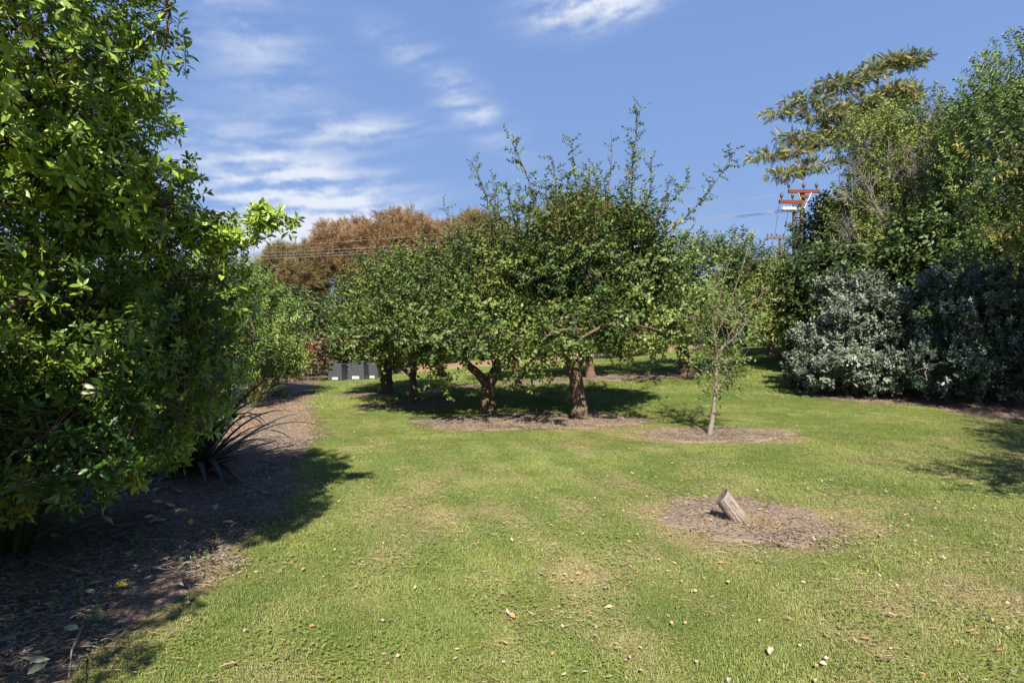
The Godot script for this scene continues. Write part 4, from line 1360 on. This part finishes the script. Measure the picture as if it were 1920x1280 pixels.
# ------------------------------------------------------------------ sky: clear blue with thin high cloud
func make_sky() -> Sky:
	var w := 2048
	var h := 1024
	var data := PackedFloat32Array()
	data.resize(w * h * 3)
	var n1 := FastNoiseLite.new()
	n1.seed = 5; n1.frequency = 1.0; n1.fractal_octaves = 5; n1.fractal_gain = .55
	n1.domain_warp_enabled = true; n1.domain_warp_amplitude = .35; n1.domain_warp_frequency = 1.2
	var n2 := FastNoiseLite.new()
	n2.seed = 9; n2.frequency = .5; n2.fractal_octaves = 3
	# veils of cloud: azimuth, elevation, half width, half height (degrees), tilt, strength
	var veils := [[-20.0, 14.0, 10.0, 3.4, -.2, 1.3], [-24.0, 9.5, 10.0, 3.4, 0.0, 2.2], [-14.0, 11.5, 5.0, 2.0, -.2, .6], [-15.5, 19.6, 5.5, 1.2, .1, .8], [-4.5, 22.6, 4.5, 2.2, -.6, .7], [8.5, 30.2, 5.5, 1.5, .05, 1.7], [-25.0, 26.0, 6.0, 4.0, -.4, .5], [-12.0, 27.0, 3.0, 1.5, -.3, .25], [17.0, 8.0, 6.0, 2.0, 0.0, .5],
		[70.0, 14.0, 14.0, 4.0, .1, .9], [110.0, 24.0, 12.0, 5.0, -.3, .7], [150.0, 12.0, 16.0, 4.0, .1, .9], [-75.0, 16.0, 14.0, 5.0, .2, .9], [-110.0, 26.0, 12.0, 5.0, -.3, .6], [-150.0, 13.0, 16.0, 4.0, .1, .9], [40.0, 45.0, 12.0, 5.0, .4, .5], [-60.0, 50.0, 12.0, 5.0, -.4, .5], [180.0, 40.0, 14.0, 6.0, .2, .5]]
	for y in h:
		var el := 90.0 - 180.0 * (y + .5) / h
		var s := clampf(sin(deg_to_rad(maxf(el, 0.0))), 0, 1)
		var base := Vector3(.175, .265, .43).lerp(Vector3(.062, .118, .285), pow(s, .55))
		base = base.lerp(Vector3(.29, .36, .46), exp(-maxf(el, 0.0) / 5.0) * .6)
		if el < -1.0: base = Vector3(.1, .11, .08)
		var here := []
		for q in veils:
			if absf(el - q[1]) < 3.2 * (q[3] + absf(q[4]) * q[2]): here.append(q)
		var ce := cos(deg_to_rad(el))
		for x in w:
			var az := wrapf(360.0 * (x + .5) / w, -180, 180)
			var c := base
			if el > -1.0:
				var m := 0.0
				for q in here:
					var da: float = wrapf(az - q[0], -180, 180)
					if absf(da) > 3.0 * q[2]: continue
					var de: float = el - q[1] - q[4] * da
					m += q[5] * exp(-pow(da / q[2], 2.0) - pow(de / q[3], 2.0))
				if m > .01:
					var p := Vector3(sin(deg_to_rad(az)) * ce, sin(deg_to_rad(el)), -cos(deg_to_rad(az)) * ce)
					var k := .5 + .8 * n1.get_noise_3d(p.x * 3.2 + p.y * 9.0, p.y * 30.0 - p.x * 7.0, p.z * 3.2) + .3 * n2.get_noise_3d(p.x * 26.0 + p.y * 30.0, p.y * 110.0 - p.x * 24.0, p.z * 26.0)
					var a := clampf(m * smoothstep(.12, 1.0, k), 0, .85)
					c = base.lerp(Vector3(.42, .44, .48), a)
			var o := (y * w + x) * 3
			data[o] = c.x; data[o + 1] = c.y; data[o + 2] = c.z
	var im := Image.create_from_data(w, h, false, Image.FORMAT_RGBF, data.to_byte_array())
	var mat := PanoramaSkyMaterial.new()
	mat.panorama = ImageTexture.create_from_image(im)
	var sky := Sky.new()
	sky.sky_material = mat
	return sky

# ------------------------------------------------------------------ all of it
func _ready() -> void:
	rng.seed = 7
	nz.seed = 11; nz.frequency = .02; nz.fractal_octaves = 3
	nf.seed = 17; nf.frequency = .1; nf.fractal_octaves = 2
	var cam := Camera3D.new()
	cam.name = "camera"
	add_child(cam)
	cam.position = Vector3(0, 1.6, 0)
	cam.fov = 61.93
	cam.near = .05
	cam.far = 3000.0
	var env := Environment.new()
	env.background_mode = Environment.BG_SKY
	env.sky = make_sky()
	env.tonemap_mode = Environment.TONE_MAPPER_LINEAR
	env.tonemap_exposure = 2.1
	env.sdfgi_enabled = true
	env.ssao_enabled = true
	env.ssil_enabled = true
	var we := WorldEnvironment.new()
	we.name = "world"
	we.environment = env
	add_child(we)
	var sun := DirectionalLight3D.new()
	sun.name = "sun"
	add_child(sun)
	sun.light_energy = 1.6
	sun.light_color = Color(1.0, .95, .87)
	sun.light_angular_distance = .5
	sun.shadow_enabled = true
	sun.look_at_from_position(Vector3.ZERO, Vector3(-.03, -1.0, -1.08), UP)

	for q in right_bed: right_poly.append(Vector2(q[0], q[1]))
	make_materials()
	make_sprays()
	build_ground()
	build_beds()
	build_far()
	build_poles()
	build_right()
	build_orchard()
	build_left()
	build_bins()
	build_post()
	rng.seed = 90
	build_litter()
	rng.seed = 91
	build_grass()
